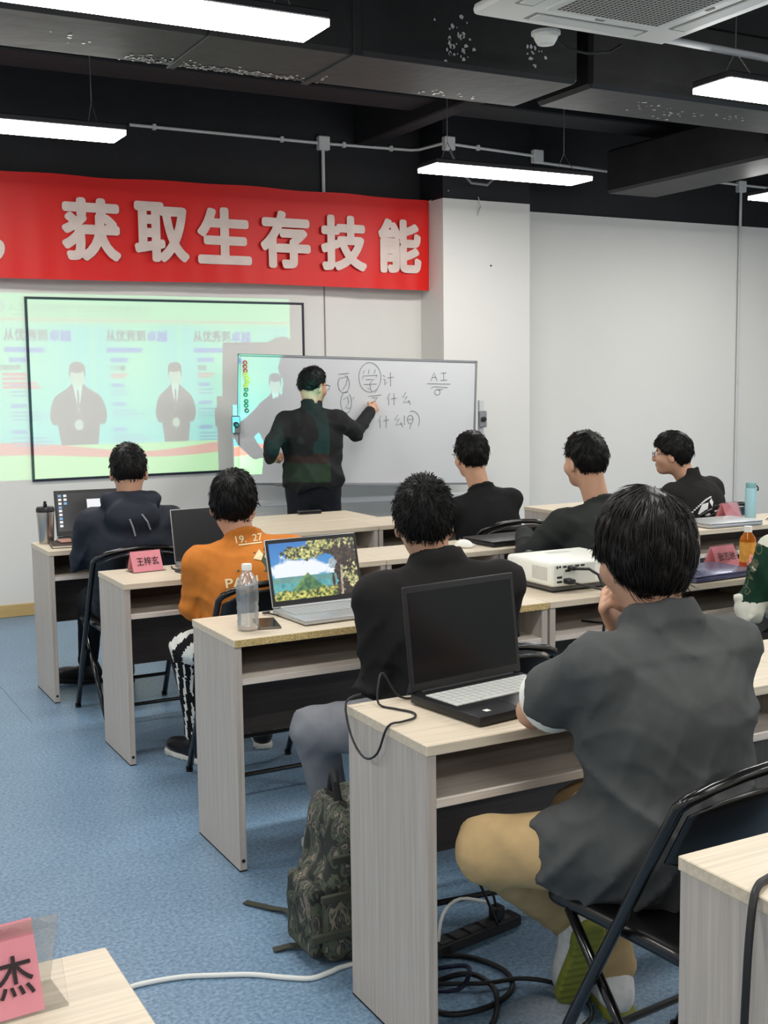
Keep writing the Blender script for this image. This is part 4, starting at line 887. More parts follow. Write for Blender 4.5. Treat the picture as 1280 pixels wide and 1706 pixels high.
# ------------------------------------------------------------------ folding chairs
M_CHF = mat('chair_tube', rgb(12, 12, 13), .25, coat=.5); M_CHS = mat('chair_vinyl', rgb(12, 12, 13), .3, coat=.25)
def make_chair():
    t = thing('folding_chair', '', 'chair', (0, 0, 0), 0, 'black folding chairs')
    w = .215; bt = (-.215, .80)
    def side(s): return [(s*w, .215, .008), (s*w, .10, .235), (s*w, -.02, .465), (s*w, -.11, .635), (s*w, -.175, .755)]
    arc_ = [(s_*w*math.cos(q)*1.0, -.178-.02*math.sin(q)-.03*math.sin(q), .757+.055*math.sin(q)) for s_, q in ((-1, .3), (-1, .7), (-1, 1.1), (-1, PI/2), (1, 1.1), (1, .7), (1, .3))]
    MB().tube(side(-1)+arc_+side(1)[::-1], .0125, 10).build('main_frame', M_CHF, t, 'full')
    for s in (-1, 1):
        MB().tube([(s*(w-.028), .15, .435), (s*(w-.028), .0, .25), (s*(w-.028), -.21, .008)], .011, 8).build('rear_leg', M_CHF, t, 'full')
        MB().lathe([(.014, 0), (.015, .02)], 10, c=(s*w, .215)).build('foot_cap', M_BLACKM, t)
        MB().lathe([(.014, 0), (.015, .02)], 10, c=(s*(w-.028), -.21)).build('foot_cap', M_BLACKM, t)
    MB().tube([(-w, .155, .125), (w, .155, .125)], .009, 8).build('crossbar', M_CHF, t)
    MB().tube([(-w+.028, -.15, .075), (w-.028, -.15, .075)], .009, 8).build('crossbar', M_CHF, t)
    P, Q = surface_net(lambda x, y, z: d_box((x, y, z+.06*(y+.1)**2), (0, .02, .448), (.195, .20, .020), .018), (-.23, -.22, .40), (.23, .26, .49), .012)
    np_mesh('seat', P, Q, M_CHS, t)
    def bk(x, y, z):
        yy = y+.055*(1-(x/.21)**2)-(.69-z)*.52+.165
        top = .79-.10*(x/.21)**4
        return smax(smax(smax(np.abs(yy)-.006, z-top, .02), .60-z+.02*(x/.21)**2, .02), np.abs(x)-.212, .02)
    nx, nz = 24, 14; P = []; Q = []
    for sd in (0, 1):
        for j in range(nz+1):
            for i in range(nx+1):
                x = -.208+.416*i/nx; e = abs(x/.208); top = .80-.055*e**3; bot = .615+.02*e**4; z = bot+(top-bot)*j/nz
                if j == nz: z -= .002
                P.append((x, -.165-(z-.69)*.52-.055*(1-e*e)+(.006 if sd else -.006)*(.4 if j in (0, nz) or i in (0, nx) else 1), z))
    o = (nx+1)*(nz+1)
    for j in range(nz):
        for i in range(nx): a = j*(nx+1)+i; Q.append((a, a+1, a+nx+2, a+nx+1)); Q.append((o+a, o+a+nx+1, o+a+nx+2, o+a+1))
    for j in range(nz): a = j*(nx+1); c = a+nx; Q.append((a, a+nx+1, o+a+nx+1, o+a)); Q.append((c, o+c, o+c+nx+1, c+nx+1))
    for i in range(nx): a = nz*(nx+1)+i; Q.append((i, o+i, o+i+1, i+1)); Q.append((a, a+1, o+a+1, o+a))
    np_mesh('backrest', P, Q, M_CHS, t)
    return t
chair0 = make_chair(); chair_used = [False]
def chair(x, y, heading, label):
    c = copy_tree(chair0) if chair_used[0] else chair0
    chair_used[0] = True; c.location = (x, y, 0); c.rotation_euler = (0, 0, -math.radians(heading)); c['label'] = label
    return c

# ------------------------------------------------------------------ people
M_SKIN = mat('skin', rgb(196, 152, 126), .5, vary=(25, .06), bump=(160, .06)); M_LIP = mat('lips', rgb(168, 104, 94), .45)
M_EYE = mat('eye_white', rgb(236, 232, 226), .2); M_IRIS = mat('iris', rgb(30, 20, 16), .2)
M_HAIR = mat('black_hair', rgb(13, 12, 12), .5, spec=.22); M_HAIRB = mat('dark_brown_hair', rgb(20, 16, 14), .42, spec=.32)
M_GL = mat('glasses_frame', rgb(26, 26, 30), .3)
def cloth(name, c, bumps=(11, .30), vary=(18, .10), rough=.85, sheen=.0, spec=.25): return mat(name, rgb(*c), rough, bump=bumps, vary=vary, sheen=sheen, spec=spec)
def axes(heading, pitch=0.0, roll=0.0):
    """3x3 array whose columns are right, forward, up in world axes"""
    h = -math.radians(heading)
    R = Matrix.Rotation(h, 3, 'Z') @ Matrix.Rotation(math.radians(pitch), 3, 'X') @ Matrix.Rotation(math.radians(roll), 3, 'Y')
    return np.array(R)
def hair_line(y, back, side, front):
    """lower limit of the hair as a function of the head's depth coordinate"""
    return np.interp(y, [-.12, -.06, -.035, -.005, .02, .045, .07, .10], [back, back+.004, side-.028, side+.012, side+.008, side+.02, front, front+.005])
def hand_sdf(p, wrist, d, palm, side, curl, scale=1.0):
    """d = pointing direction, palm = direction the palm faces, side=+1 thumb towards (d x palm)"""
    d = np.array(d, float); d /= np.linalg.norm(d); n = np.array(palm, float); n -= d*(n@d); n /= np.linalg.norm(n); s = np.cross(d, n)*side
    w = np.array(wrist, float); q = lambda a, b, c: w+(d*a+s*b+n*c)*scale
    D = d_cone(p, q(-.03, 0, 0), q(.03, 0, 0), .026*scale, .024*scale)
    for b in (-.026, -.009, .009, .026): D = smin(D, d_cone(p, q(.02, b*.7, 0), q(.085, b, .0), .016*scale, .0125*scale), .014)
    for i, (b, L) in enumerate(((.028, .070), (.0095, .080), (-.0095, .074), (-.027, .058))):
        a0 = np.array((.088, b, 0.0)); ang = 0.0; k = 0
        for seg, fr in ((0, .45), (1, .32), (2, .23)):
            ang += curl[seg]*(1+.06*i); st = np.array((math.cos(ang)*L*fr, 0, math.sin(ang)*L*fr)); a1 = a0+st
            D = smin(D, d_cone(p, q(*a0), q(*a1), .0088*scale, .0080*scale), .004); a0 = a1
    t0 = (.025, .024, .006); t1 = (.058, .046, .020+.3*curl[0]*.02); t2 = (.088, .044-.02*min(curl[0], 1), .034+.012*curl[0]); 
    D = smin(D, d_cone(p, q(*t0), q(*t1), .0145*scale, .0105*scale), .010); D = smin(D, d_cone(p, q(*t1), q(*t2), .0105*scale, .0085*scale), .006)
    return D
def join(parts):
    Ps, Qs, mi = [], [], []; o = 0
    for P, Q, m in parts:
        Ps.append(P); Qs.append(Q+o); mi.append(np.full(len(Q), m) if np.isscalar(m) else m); o += len(P)
    return np.concatenate(Ps), np.concatenate(Qs), np.concatenate(mi)

def person(label, base, pel, nb, hc, body_h, head, sw=.185, arms=None, legs=None, shirt=None, trous=None, shoes=None, hair=None, glasses=False, bulk=1.0, seated=True, hands=None, res=.011, seed=1, head_scale=1.0, hres=.0065, extra=None):
    """all joints in world metres; base = floor point of the figure. head=(heading,pitch,roll)"""
    t = thing('person', label, 'person', (base[0], base[1], 0)); B = np.array((base[0], base[1], 0.0))
    W = lambda q: np.array(q, float)-B
    pel, nb, hc = W(pel), W(nb), W(hc)
    A = axes(body_h); zt = nb-pel; L = float(np.linalg.norm(zt)); zt = zt/L
    xt = A[:, 0]-zt*(A[:, 0]@zt); xt /= np.linalg.norm(xt); yt = np.cross(zt, xt); T = np.stack([xt, yt, zt], 1)
    tw = lambda a, b, c: pel+T @ np.array((a, b, c))
    Hh = axes(*head); hs = head_scale; hw = lambda a, b, c: hc+Hh @ (np.array((a, b, c))*hs)
    shl, shr = tw(-sw, -.005, L-.115), tw(sw, -.005, L-.115)
    arms = {k: [W(q) for q in v] for k, v in arms.items()}; legs = {k: [W(q) for q in v] for k, v in legs.items()}
    hipL, hipR = tw(-.085, 0, -.0), tw(.085, 0, -.0)
    sh = {'L': shl, 'R': shr}; hp = {'L': hipL, 'R': hipR}
    # ---- body: head and neck, trunk and limbs, hands
    def head_f(x, y, z):
        p = (x, y, z); q = to_local(p, hc, Hh); q = tuple(a/hs for a in q)
        d = d_ell(q, (0, -.012, .028), (.076, .096, .094))
        d = smin(d, d_ell(q, (0, .028, -.035), (.060, .062, .078)), .04)
        d = smin(d, d_ell(q, (0, .058, -.088), (.030, .026, .024)), .03)
        d = smin(d, d_cone(q, (-.040, .062, .022), (.040, .062, .022), .016, .016), .02)           # brow
        d = smin(d, d_cone(q, (0, .088, .012), (0, .104, -.026), .008, .0135), .012)                 # nose
        d = smin(d, d_ell(q, (0, .101, -.030), (.018, .012, .010)), .008)
        for s in (-1, 1):
            d = smax(d, -d_ell(q, (s*.032, .100, .002), (.019, .018, .012)), .012)                   # eye socket
            d = smin(d, d_ell(q, (s*.045, .052, -.030), (.024, .026, .022)), .03)                    # cheek
            e = d_ell((q[0]-s*(.078+.10*np.clip(-(q[1]+.008), 0, .03)), q[1]+.012-.12*(q[2]+.012), q[2]+.012), (0, 0, 0), (.010, .019, .032))
            e = smax(e, -d_ell(q, (s*.092, -.004, -.008), (.010, .009, .017)), .006)
            d = smin(d, e, .006)                                                                      # ear
        d = smin(d, d_ell(q, (0, .084, -.056), (.023, .014, .006)), .006); d = smin(d, d_ell(q, (0, .082, -.066), (.020, .014, .007)), .006)
        d = smax(d, -d_ell(q, (0, .101, -.0608), (.022, .010, .0018)), .003)
        nk = d_cone(p, hw(0, -.028, -.05), nb+T @ np.array((0, .018, -.05)), .056*hs, .054)
        nk = smin(nk, d_cone(p, hw(0, -.045, -.02), nb+T @ np.array((0, .004, -.04)), .045*hs, .044), .02)
        return smin(d*hs, nk, .03)
    lo = np.minimum(hc-.17, nb-.1); hi = hc+.16; hi = np.maximum(hi, nb+.1)
    P, Q = surface_net(head_f, lo, hi, hres)
    C = P[Q].mean(1); q = np.stack(to_local(C.T, hc, Hh), 1)/hs
    mi = np.zeros(len(Q), int); mi[(np.hypot(q[:, 0]/.024, (q[:, 2]+.061)/.011) < 1) & (q[:, 1] > .07)] = 1
    mi[(np.abs(np.abs(q[:, 0])-.034) < .020) & (np.abs(q[:, 2]-.026-.1*(.034-np.abs(np.abs(q[:, 0])-.034)) ) < .0045) & (q[:, 1] > .05)] = 2
    parts = [(P, Q, mi)]
    def limb_f(x, y, z):
        p = (x, y, z); lp = to_local(p, pel, T)
        d = d_ell(lp, (0, 0, .03), (.14, .095, .12)); d = smin(d, d_ell(lp, (0, .0, .22*L/.5), (.125, .085, .2)), .06); d = smin(d, d_ell(lp, (0, 0, L-.24), (.135, .085, .15)), .06)
        d = smin(d, d_cone(lp, (-sw+.02, 0, L-.145), (sw-.02, 0, L-.145), .032, .032), .05)
        for s in 'LR':
            e, w = arms[s]; d = smin(d, d_cone(p, sh[s], e, .040, .034), .03); d = smin(d, d_cone(p, e, w, .036*(1.0), .025), .02)
            k, a = legs[s]; d = smin(d, d_cone(p, hp[s], k, .068, .050), .04); d = smin(d, d_cone(p, k, a, .048, .032), .02)
        return d
    pts = np.array([pel, nb]+[q for v in list(arms.values())+list(legs.values()) for q in v])
    P, Q = surface_net(limb_f, pts.min(0)-.12, pts.max(0)+.10, .013); parts.append((P, Q, 0))
    for s in 'LR':
        hd = (hands or {}).get(s); e, w = arms[s]; d = w-e
        dd, palm, curl = hd if hd else (d*np.array((1, 1, .25)), (0, 0, -1), (.35, .5, .4))
        dn = np.array(dd, float)/np.linalg.norm(dd); c = w+dn*.07
        P, Q = surface_net(lambda x, y, z: hand_sdf((x, y, z), w, dd, palm, 1 if s == 'R' else -1, curl), c-.125, c+.125, .0055); parts.append((P, Q, 0))
    P, Q, mi = join(parts)
    np_mesh('body', P, Q, [M_SKIN, M_LIP, hair.get('mat', M_HAIR)], t, mi)
    for s in (-1, 1):
        ey = MB().sphere(tuple(hw(s*.032, .080, .003)), .0125*hs, 8).build('eye', M_EYE, t, 'full')
        MB().sphere(tuple(hw(s*.032, .0895, .003)), (.0048*hs,)*3, 6).build('iris', M_IRIS, ey, 'full')
    # ---- shirt
    st = dict(mat=None, sleeve=1.0, collar='crew', loose=.0, hem=-.10, wr=.006, hood=False, belly=0.0, yoke=None, band=None, flare=0.0, drape=0.0, cut=None); st.update(shirt)
    lo_ = st['loose']; b = bulk
    def shirt_f(x, y, z):
        p = (x, y, z); lp = to_local(p, pel, T); lx, ly, lz = lp
        d = d_ell(lp, (0, -.005, .03), ((.172+lo_+st['flare'])*b, (.125+lo_+st['flare'])*b, .16))
        d = smin(d, d_ell(lp, (0, .01+st['belly']*.3, .40*L), ((.164+lo_)*b, (.112+lo_+st['belly'])*b, .21)), .07)
        d = smin(d, d_ell(lp, (0, -.008, L-.215), ((.172+lo_*.7)*b, (.114+lo_*.6)*b, .15)), .07)
        d = smin(d, d_cone(lp, (-sw+.012, -.01, L-.115), (sw-.012, -.01, L-.115), .050*b+lo_*.3, .050*b+lo_*.3), .06)
        for s in (-1, 1): d = smin(d, d_cone(lp, (s*.030, -.018, L-.062), (s*(sw-.03), -.008, L-.105), .046, .046*b), .03)
        if st['drape']:
            for s in 'LR':
                k = legs[s][0]; d = smin(d, d_cone(p, hp[s], hp[s]+(k-hp[s])*st['drape'], .115*b, .105*b), .05)
        for s in 'LR':
            e, w = arms[s]; ra = .054*b+lo_*.35
            if st['sleeve'] >= 1:
                d = smin(d, d_cone(p, sh[s], e, ra, ra*.84), .035); ww = e+(w-e)*.97
                d = smin(d, d_cone(p, e, ww, ra*.82, ra*.66), .02)
            else:
                m = sh[s]+(e-sh[s])*st['sleeve']; sl_ = d_cone(p, sh[s], m+(m-sh[s])*.25, ra, ra*1.22); ax_ = (m-sh[s])/np.linalg.norm(m-sh[s])
                cut = (x-m[0])*ax_[0]+(y-m[1])*ax_[1]+(z-m[2])*ax_[2]; sl_ = smax(sl_, cut, .008)
                d = smin(d, sl_, .035)
        if st['hood']:
            d = smin(d, d_ell(lp, (0, -.105, L-.085), (.125, .055, .085)), .03); d = smin(d, d_cone(lp, (-.10, -.05, L-.01), (.10, -.05, L-.01), .04, .04), .03)
        d = smax(d, -(lz-st['hem'])+.02*np.sin(lx*25), .015)
        # neckline
        r = np.sqrt(lx**2+(ly-.005)**2)
        d = smin(d, smax(smax(r-(.080 if st['collar'] == 'lay' else .067), lz-(L-.020-.30*ly), .006), L-.14-lz, .006), .015)
        if st['collar'] == 'crew': d = smin(d, np.sqrt((r-.064)**2+(lz-L+.022+.30*ly)**2)-.010, .012)
        elif st['collar'] in ('stand', 'lay'):
            hgt = .036 if st['collar'] == 'stand' else .020
            d = smin(d, smax(np.abs(r-.066-.10*np.clip(lz-L, -.05, .06)*(1 if st['collar'] == 'lay' else .3))-.006, np.abs(lz-L+.016+.14*ly)-hgt, .008), .01)
            if st['collar'] == 'lay': d = smin(d, smax(np.abs(r-.072-.38*(L+.0-lz))-.006, np.abs(lz-L+.022+.25*ly)-.022, .008), .012)
        if st['yoke'] is not None: d = d-.0045*np.clip((lz-(L-st['yoke'])+.02*(lx/.2)**2)/.004+.5, 0, 1)*(ly < .02)
        if st['wr']:
            amt = .38+.8*np.clip((.28-lz)/.22, 0, 1)
            for s in 'LR':
                e = arms[s][0]; amt = amt+1.1*np.exp(-((x-e[0])**2+(y-e[1])**2+(z-e[2])**2)/.012)
                e = sh[s]; amt = amt+.5*np.exp(-((x-e[0])**2+(y-e[1])**2+(z-e[2]+.08)**2)/.008)
            d = d+amt*folds(lp, st['wr']*2.2, 46, seed)+amt*folds(lp, st['wr']*.9, 95, seed+4)
        return d
    ap = [q for v in arms.values() for q in v]
    pts = np.array([pel, nb, shl, shr]+ap); lo = pts.min(0)-np.array((.24, .24, .17)); hi = pts.max(0)+np.array((.20, .20, .10))
    lo[2] = max(lo[2], (pel+T[:, 2]*st['hem'])[2]-.10)
    P, Q = surface_net(shirt_f, lo, hi, res)
    mats = [st['mat']]; mi = np.zeros(len(Q), int)
    if st.get('paint'):
        C = P[Q].mean(1); lp = np.stack(to_local(C.T, pel, T), 1); mats, mi = st['paint'](lp, L, C, arms, sh)
    so = np_mesh(st.get('name', 'shirt'), P, Q, mats, t, mi)
    if st['band']:
        for s in 'LR':
            e = arms[s][0]; m = sh[s]+(e-sh[s])*st['sleeve']; ax_ = (m-sh[s])/np.linalg.norm(m-sh[s]); ra = .054*b+lo_*.35
            X = Matrix.Translation(Vector(m+ax_*.004)) @ Vector(ax_).to_track_quat('Z', 'Y').to_matrix().to_4x4()
            MB().lathe([(ra*1.04, -.03), (ra*1.12, 0), (ra*1.12, .016), (ra*1.06, .014), (ra*.98, -.03)], 28, X=X).build('inner_sleeve', st['band'], so, True)
    # ---- trousers
    tm = trous; tb = tm.get('bulk', 1.0)
    def tr_f(x, y, z):
        p = (x, y, z); lp = to_local(p, pel, T)
        d = d_ell(p, tuple(pel+np.array((0, 0, -.01))), (.165*b, .13*b, .105)) if seated else d_ell(p, tuple(pel+np.array((0, 0, -.02))), (.16*b, .11*b, .16), A)
        amt = 0.35
        for s in 'LR':
            k, a = legs[s]; d = smin(d, d_cone(p, hp[s], k, .088*tb, .068*tb), .05); d = smin(d, d_cone(p, k, a, .064*tb, .050*tb), .025)
            amt = amt+1.0*np.exp(-((x-k[0])**2+(y-k[1])**2+(z-k[2])**2)/.014)+.8*np.exp(-((x-a[0])**2+(y-a[1])**2+(z-a[2])**2)/.01)
        d = smax(d, -(z-min(legs['L'][1][2], legs['R'][1][2])+.035), .01) if True else d
        return d+amt*folds(p, .009, 60, seed+9)
    lp_ = [q for v in legs.values() for q in v]; pts = np.array([pel, hipL, hipR]+lp_)
    P, Q = surface_net(tr_f, pts.min(0)-.13, pts.max(0)+.13, .012)
    mats = [tm['mat']]; mi = np.zeros(len(Q), int)
    if tm.get('paint'): mats, mi = tm['paint'](P[Q].mean(1), legs)
    np_mesh('trousers', P, Q, mats, t, mi)
    # ---- shoes
    for s in 'LR':
        a = legs[s][1]; sd = (shoes.get('dir') or {}).get(s, (0.05 if s == 'R' else -.05, 1, 0)); um, sm = shoes['mats']; pitch = (shoes.get('pitch') or {}).get(s, 0.0)
        f = np.array(sd, float); f /= np.linalg.norm(f); X3 = np.cross(f, (0, 0, 1)); X3 /= np.linalg.norm(X3); U = np.cross(X3, f); cp, sp_ = math.cos(math.radians(pitch)), math.sin(math.radians(pitch))
        f2 = f*cp-U*sp_; U2 = U*cp+f*sp_; Fm = np.stack([X3, f2, U2], 1); org = a.copy() if pitch else np.array((a[0], a[1], .0)); off = -.10 if pitch else 0.0
        def up_f(x, y, z):
            q = to_local((x, y, z), org, Fm); q = (q[0], q[1], q[2]-off)
            d = d_ell(q, (0, .10, .045), (.045, .10, .038)); d = smin(d, d_ell(q, (0, -.01, .055), (.038, .065, .055)), .04); d = smin(d, d_cone(q, (0, -.015, .06), (0, -.012, .10), .036, .040), .03)
            return smax(d, .018-q[2], .004)
        def so_f(x, y, z):
            q = to_local((x, y, z), org, Fm); q = (q[0], q[1], q[2]-off); wx = .043-.008*np.exp(-((q[1]-.03)/.05)**2)
            d = np.sqrt((q[0]*.043/wx)**2+(np.maximum(np.abs(q[1]-.065)-.095, 0))**2)-.043
            d = smax(d, np.abs(q[2]-.013)-.013, .004)
            return smax(d, -(np.abs(((q[1]+.2) % .022)-.011)-.0025) if False else d, .001)+.0015*np.sin(q[1]*260)*(q[2] < .006)
        cen = org+Fm @ np.array((0, .06, .05+off))
        P, Q = surface_net(up_f, cen-.2, cen+.2, .007); so_ = np_mesh('shoe', P, Q, um, t)
        P, Q = surface_net(so_f, cen-.2, cen+.2, .006); np_mesh('sole', P, Q, sm, so_)
    # ---- hair: cap and combed strands
    hd = dict(rand=.2, grav=.0, back=-.055, side=.012, front=.078, thick=.016, top=.012, n=900, len=.035, lift=.25, crown=(0.0, -.06, .12), mat=M_HAIR, w=.0022, fringe=0.0, rad=(.077, .098, .096)); hd.update(hair)
    def hair_f(x, y, z):
        q = to_local((x, y, z), hc, Hh); q = tuple(a/hs for a in q); th = hd['thick']
        r = hd['rad']; d = d_ell(q, (0, -.012, .028), (r[0]+th*.75, r[1]+th*.9, r[2]+th))
        d = smin(d, d_ell(q, (0, .015, .075), (.058, .070, .042+hd['top'])), .03)
        d = smax(d, hair_line(q[1], hd['back'], hd['side'], hd['front'])-q[2], .012)
        hol = d_ell(q, (0, .035, -.045), (.066, .075, .105)); d = smax(d, -hol, .008)
        return d*hs+wrinkle(q, .0022, 95, seed+2)+wrinkle(q, .0012, 190, seed+6)
    P, Q = surface_net(hair_f, hc-.16, hc+.17, hres)
    ho = P, Q
    rng = np.random.RandomState(seed*7+1); C = P[Q].mean(1); nr = np.cross(P[Q[:, 1]]-P[Q[:, 0]], P[Q[:, 2]]-P[Q[:, 0]]); nr /= np.linalg.norm(nr, axis=1)[:, None]+1e-9
    out = ((C-hc)*nr).sum(1) > 0.02
    idx = np.flatnonzero(out); pick = rng.choice(idx, hd['n']); crown = hw(*hd['crown']); VS = []; FS = []
    k = 0
    for i in pick:
        p0 = C[i]+rng.uniform(-.004, .004, 3); n_ = nr[i]; dirv = p0-crown; dirv = dirv-n_*(dirv@n_); ln = np.linalg.norm(dirv)
        dirv = dirv/ln if ln > .008 else rng.normal(size=3)
        dirv = dirv+rng.normal(size=3)*hd['rand']+np.array((0, 0, -hd['grav'])); dirv = dirv-n_*(dirv@n_); dirv /= np.linalg.norm(dirv)+1e-9; sd = np.cross(n_, dirv)
        Ls = hd['len']*rng.uniform(.6, 1.3); wd2 = hd['w']*rng.uniform(.6, 1.3); lf = hd['lift']*rng.uniform(.4, 1.3)
        tip = Hh.T @ (p0+dirv*Ls-hc)/hs; root_ = Hh.T @ (p0-hc)/hs; lim = hair_line(tip[1], hd['back'], hd['side'], hd['front'])-.010
        if tip[2] < lim: Ls *= max(.15, min(1, (root_[2]-lim)/max(root_[2]-tip[2], 1e-4)))
        for sgm, (tt, ww) in enumerate(((0, .6), (.35, 1.0), (.7, .75), (1.0, .08))):
            q = p0-n_*.0015+dirv*Ls*tt+n_*(Ls*lf*(tt-.4*tt*tt)-(Ls*tt)**2/(2*.10*hs))
            VS += [q+sd*wd2*ww, q+n_*wd2*.9*ww, q-sd*wd2*ww]
            if sgm:
                a_ = k+(sgm-1)*3
                for j in range(3): FS.append((a_+j, a_+(j+1) % 3, a_+3+(j+1) % 3, a_+3+j))
        k += 12
    if VS: P2, Q2, _ = join([(ho[0], ho[1], 0), (np.array(VS), np.array(FS), 0)])
    else: P2, Q2 = ho
    np_mesh('hair', P2, Q2, hd['mat'], t)
    # ---- glasses
    if glasses:
        g = MB()
        for s in (-1, 1):
            g.tube([tuple(hw(s*.034+.025*math.cos(a), .106-.004*abs(math.cos(a)), .0+.018*math.sin(a))) for a in np.linspace(0, 2*PI, 18, endpoint=False)], .0016, 6, closed=True)
            g.tube([tuple(hw(s*.060, .100, .008)), tuple(hw(s*.080, .085, .010)), tuple(hw(s*.084, .02, .010)), tuple(hw(s*.086, -.015, .008)), tuple(hw(s*.086, -.035, -.012))], .0018, 6)
        g.tube([tuple(hw(-.010, .107, .004)), tuple(hw(0, .112, .007)), tuple(hw(.010, .107, .004))], .0016, 6)
        g.build('glasses', M_GL, t, 'full')
    info = dict(root=t, shirt=so, T=T, pel=pel, L=L, B=B, tw=tw, hw=hw, arms=arms, sh=sh)
    return info

def on_back(info, name, polys, m, x0, z0, sc=1.0, off=.003, depth=.6, body=None, w=None, h=None, bold=.01, axis=None, rot=0.0):
    """print lying on the back of a shirt: polygons or text in torso coordinates, dropped onto the cloth"""
    me = info['shirt'].data; bvh = BVHTree.FromPolygons([v.co for v in me.vertices], [tuple(p.vertices) for p in me.polygons])
    T = info['T']; mb = MB(); dirv = Vector(T[:, 1] if axis is None else axis).normalized()
    def drop(a, b):
        p = Vector(info['tw'](a, -depth, b)) if axis is None else Vector(info['tw'](a, 0, b))-dirv*depth
        hit = bvh.ray_cast(p, dirv, 2.0)
        return (hit[0]-dirv*off) if hit[0] is not None else p+dirv*(depth-.1)
    if body:
        tm = text_mesh(body, 1.0, 0, bold); tw_, th_ = center_mesh(tm); co = [v.co.copy() for v in tm.vertices]; fs = [tuple(p.vertices) for p in tm.polygons]; bpy.data.meshes.remove(tm)
        w = w or tw_*h/th_
        ca, sa = math.cos(rot), math.sin(rot)
        mb.add([drop(x0+c.x*w/tw_*ca-c.y*h/th_*sa, z0+c.x*w/tw_*sa+c.y*h/th_*ca) for c in co], fs)
    else:
        for poly in polys: mb.add([drop(x0+a*sc, z0+c*sc) for a, c in poly], [tuple(range(len(poly)))])
    return mb.build(name, m, info['shirt'])
# ------------------------------------------------------------------ the people, front to back
D_NAVY = cloth('navy_shell', (36, 40, 50), rough=.6); D_PANT = cloth('dark_trousers', (28, 29, 34)); D_BLACK = cloth('black_cotton', (22, 22, 23))
D_JACK = cloth('black_jacket', (30, 29, 29)); D_ORANGE = cloth('orange_sweat', (196, 118, 48)); D_GREY = cloth('charcoal_shirt', (74, 76, 76), rough=.8)
D_GREEN = cloth('dark_green_tee', (42, 45, 44)); D_KHAKI = cloth('khaki_twill', (178, 152, 110)); D_JEAN = cloth('grey_denim', (128, 130, 136)); D_WHITE = cloth('white_cotton', (228, 228, 222))
D_TEACH = cloth('teacher_jacket', (34, 36, 36)); D_CREAM = cloth('cream_jersey', (214, 214, 200)); D_FOREST = cloth('forest_green', (24, 56, 42)); D_PLAID = cloth('plaid_tail', (52, 62, 58))
M_SOLEW = mat('sole_white', rgb(222, 222, 216), .6); M_SOLEK = mat('sole_black', rgb(26, 26, 26), .7); M_SOLEO = mat('sole_olive', rgb(122, 128, 48), .7); M_SHOEK = mat('shoe_black', rgb(24, 25, 30), .45); M_SHOEW = mat('shoe_white', rgb(206, 208, 206), .6, vary=(30, .15))
M_PRINT = mat('pale_print', rgb(232, 214, 170), .7); M_PRINTW = mat('white_print', rgb(222, 222, 222), .7); M_PRINTD = mat('dark_print', rgb(74, 78, 52), .7)

# standing teacher
def stripe(c1, c2): return None
tp = person('standing man in a black jacket writing on the whiteboard', (3.30, 7.12), (3.30, 7.12, .88), (3.315, 7.15, 1.405), (3.345, 7.19, 1.515), 38, (66, -4, 0), sw=.185,
    arms={'L': [(2.985, 7.06, 1.13), (3.10, 7.36, 1.04)], 'R': [(3.68, 7.23, 1.20), (3.90, 7.43, 1.335)]}, legs={'L': [(3.22, 7.16, .48), (3.20, 7.12, .09)], 'R': [(3.42, 7.10, .48), (3.44, 7.06, .09)]},
    shirt=dict(mat=D_TEACH, name='jacket', collar='stand', loose=.02, hem=-.05, wr=.0075), trous=dict(mat=D_PANT, bulk=1.12), shoes=dict(mats=(M_SHOEK, M_SOLEK), dir={'L': (.4, 1, 0), 'R': (.7, 1, 0)}),
    hair=dict(thick=.010, top=.012, back=-.035, n=700, len=.022, lift=.35), glasses=True, seated=False, bulk=1.08, seed=3, hres=.007,
    hands={'R': ((.75, .45, .35), (-.5, .75, -.2), (.9, 1.1, .8)), 'L': ((.6, .5, -.2), (0, -.3, 1), (.5, .6, .5))})
tag(MB().tube([(3.935, 7.475, 1.385), (3.985, 7.525, 1.40)], .007, 8).build('marker_pen', M_BLACKP), 'marker pen held in the hand of the standing teacher', 'pen')

# man in the dark hooded jacket, first row
p1 = person('seated man in a dark hooded jacket before the laptop with icons', (1.555, 5.30), (1.555, 5.39, .535), (1.560, 5.395, 1.025), (1.566, 5.415, 1.140), 10, (16, -2, 0), sw=.19,
    arms={'L': [(1.345, 5.50, .73), (1.47, 5.80, .81)], 'R': [(1.80, 5.54, .76), (1.66, 5.82, .81)]}, legs={'L': [(1.44, 5.70, .50), (1.50, 6.06, .12)], 'R': [(1.67, 5.72, .50), (1.68, 6.0, .12)]},
    shirt=dict(mat=D_NAVY, name='jacket', collar='stand', hood=True, loose=.015, hem=-.13, wr=.0075), trous=dict(mat=D_PANT), shoes=dict(mats=(M_SHOEK, M_SOLEK), dir={'L': (-.75, .6, 0), 'R': (.1, 1, 0)}),
    hair=dict(thick=.009, top=.010, back=-.045, n=800, len=.018, lift=.6), seed=5, bulk=1.05, hres=.007)
M_CORD = mat('grey_cord', rgb(150, 152, 156), .5)
for pts in ([(-.02, .40), (-.005, .36), (.005, .32)], [(.035, .42), (.06, .385), (.075, .345)]):
    me = p1['shirt'].data; bv = BVHTree.FromPolygons([v.co for v in me.vertices], [tuple(p.vertices) for p in me.polygons]); q = []
    for a, z in pts:
        o = Vector(p1['tw'](a, -.6, z)); hit = bv.ray_cast(o, Vector(p1['T'][:, 1]), 2); q.append(tuple(hit[0]-Vector(p1['T'][:, 1])*.004))
    MB().tube(q, .004, 6).build('hood_cord', M_CORD, p1['shirt'])
chair(1.55, 5.40, 0, 'black folding chair of the man in the dark hooded jacket')

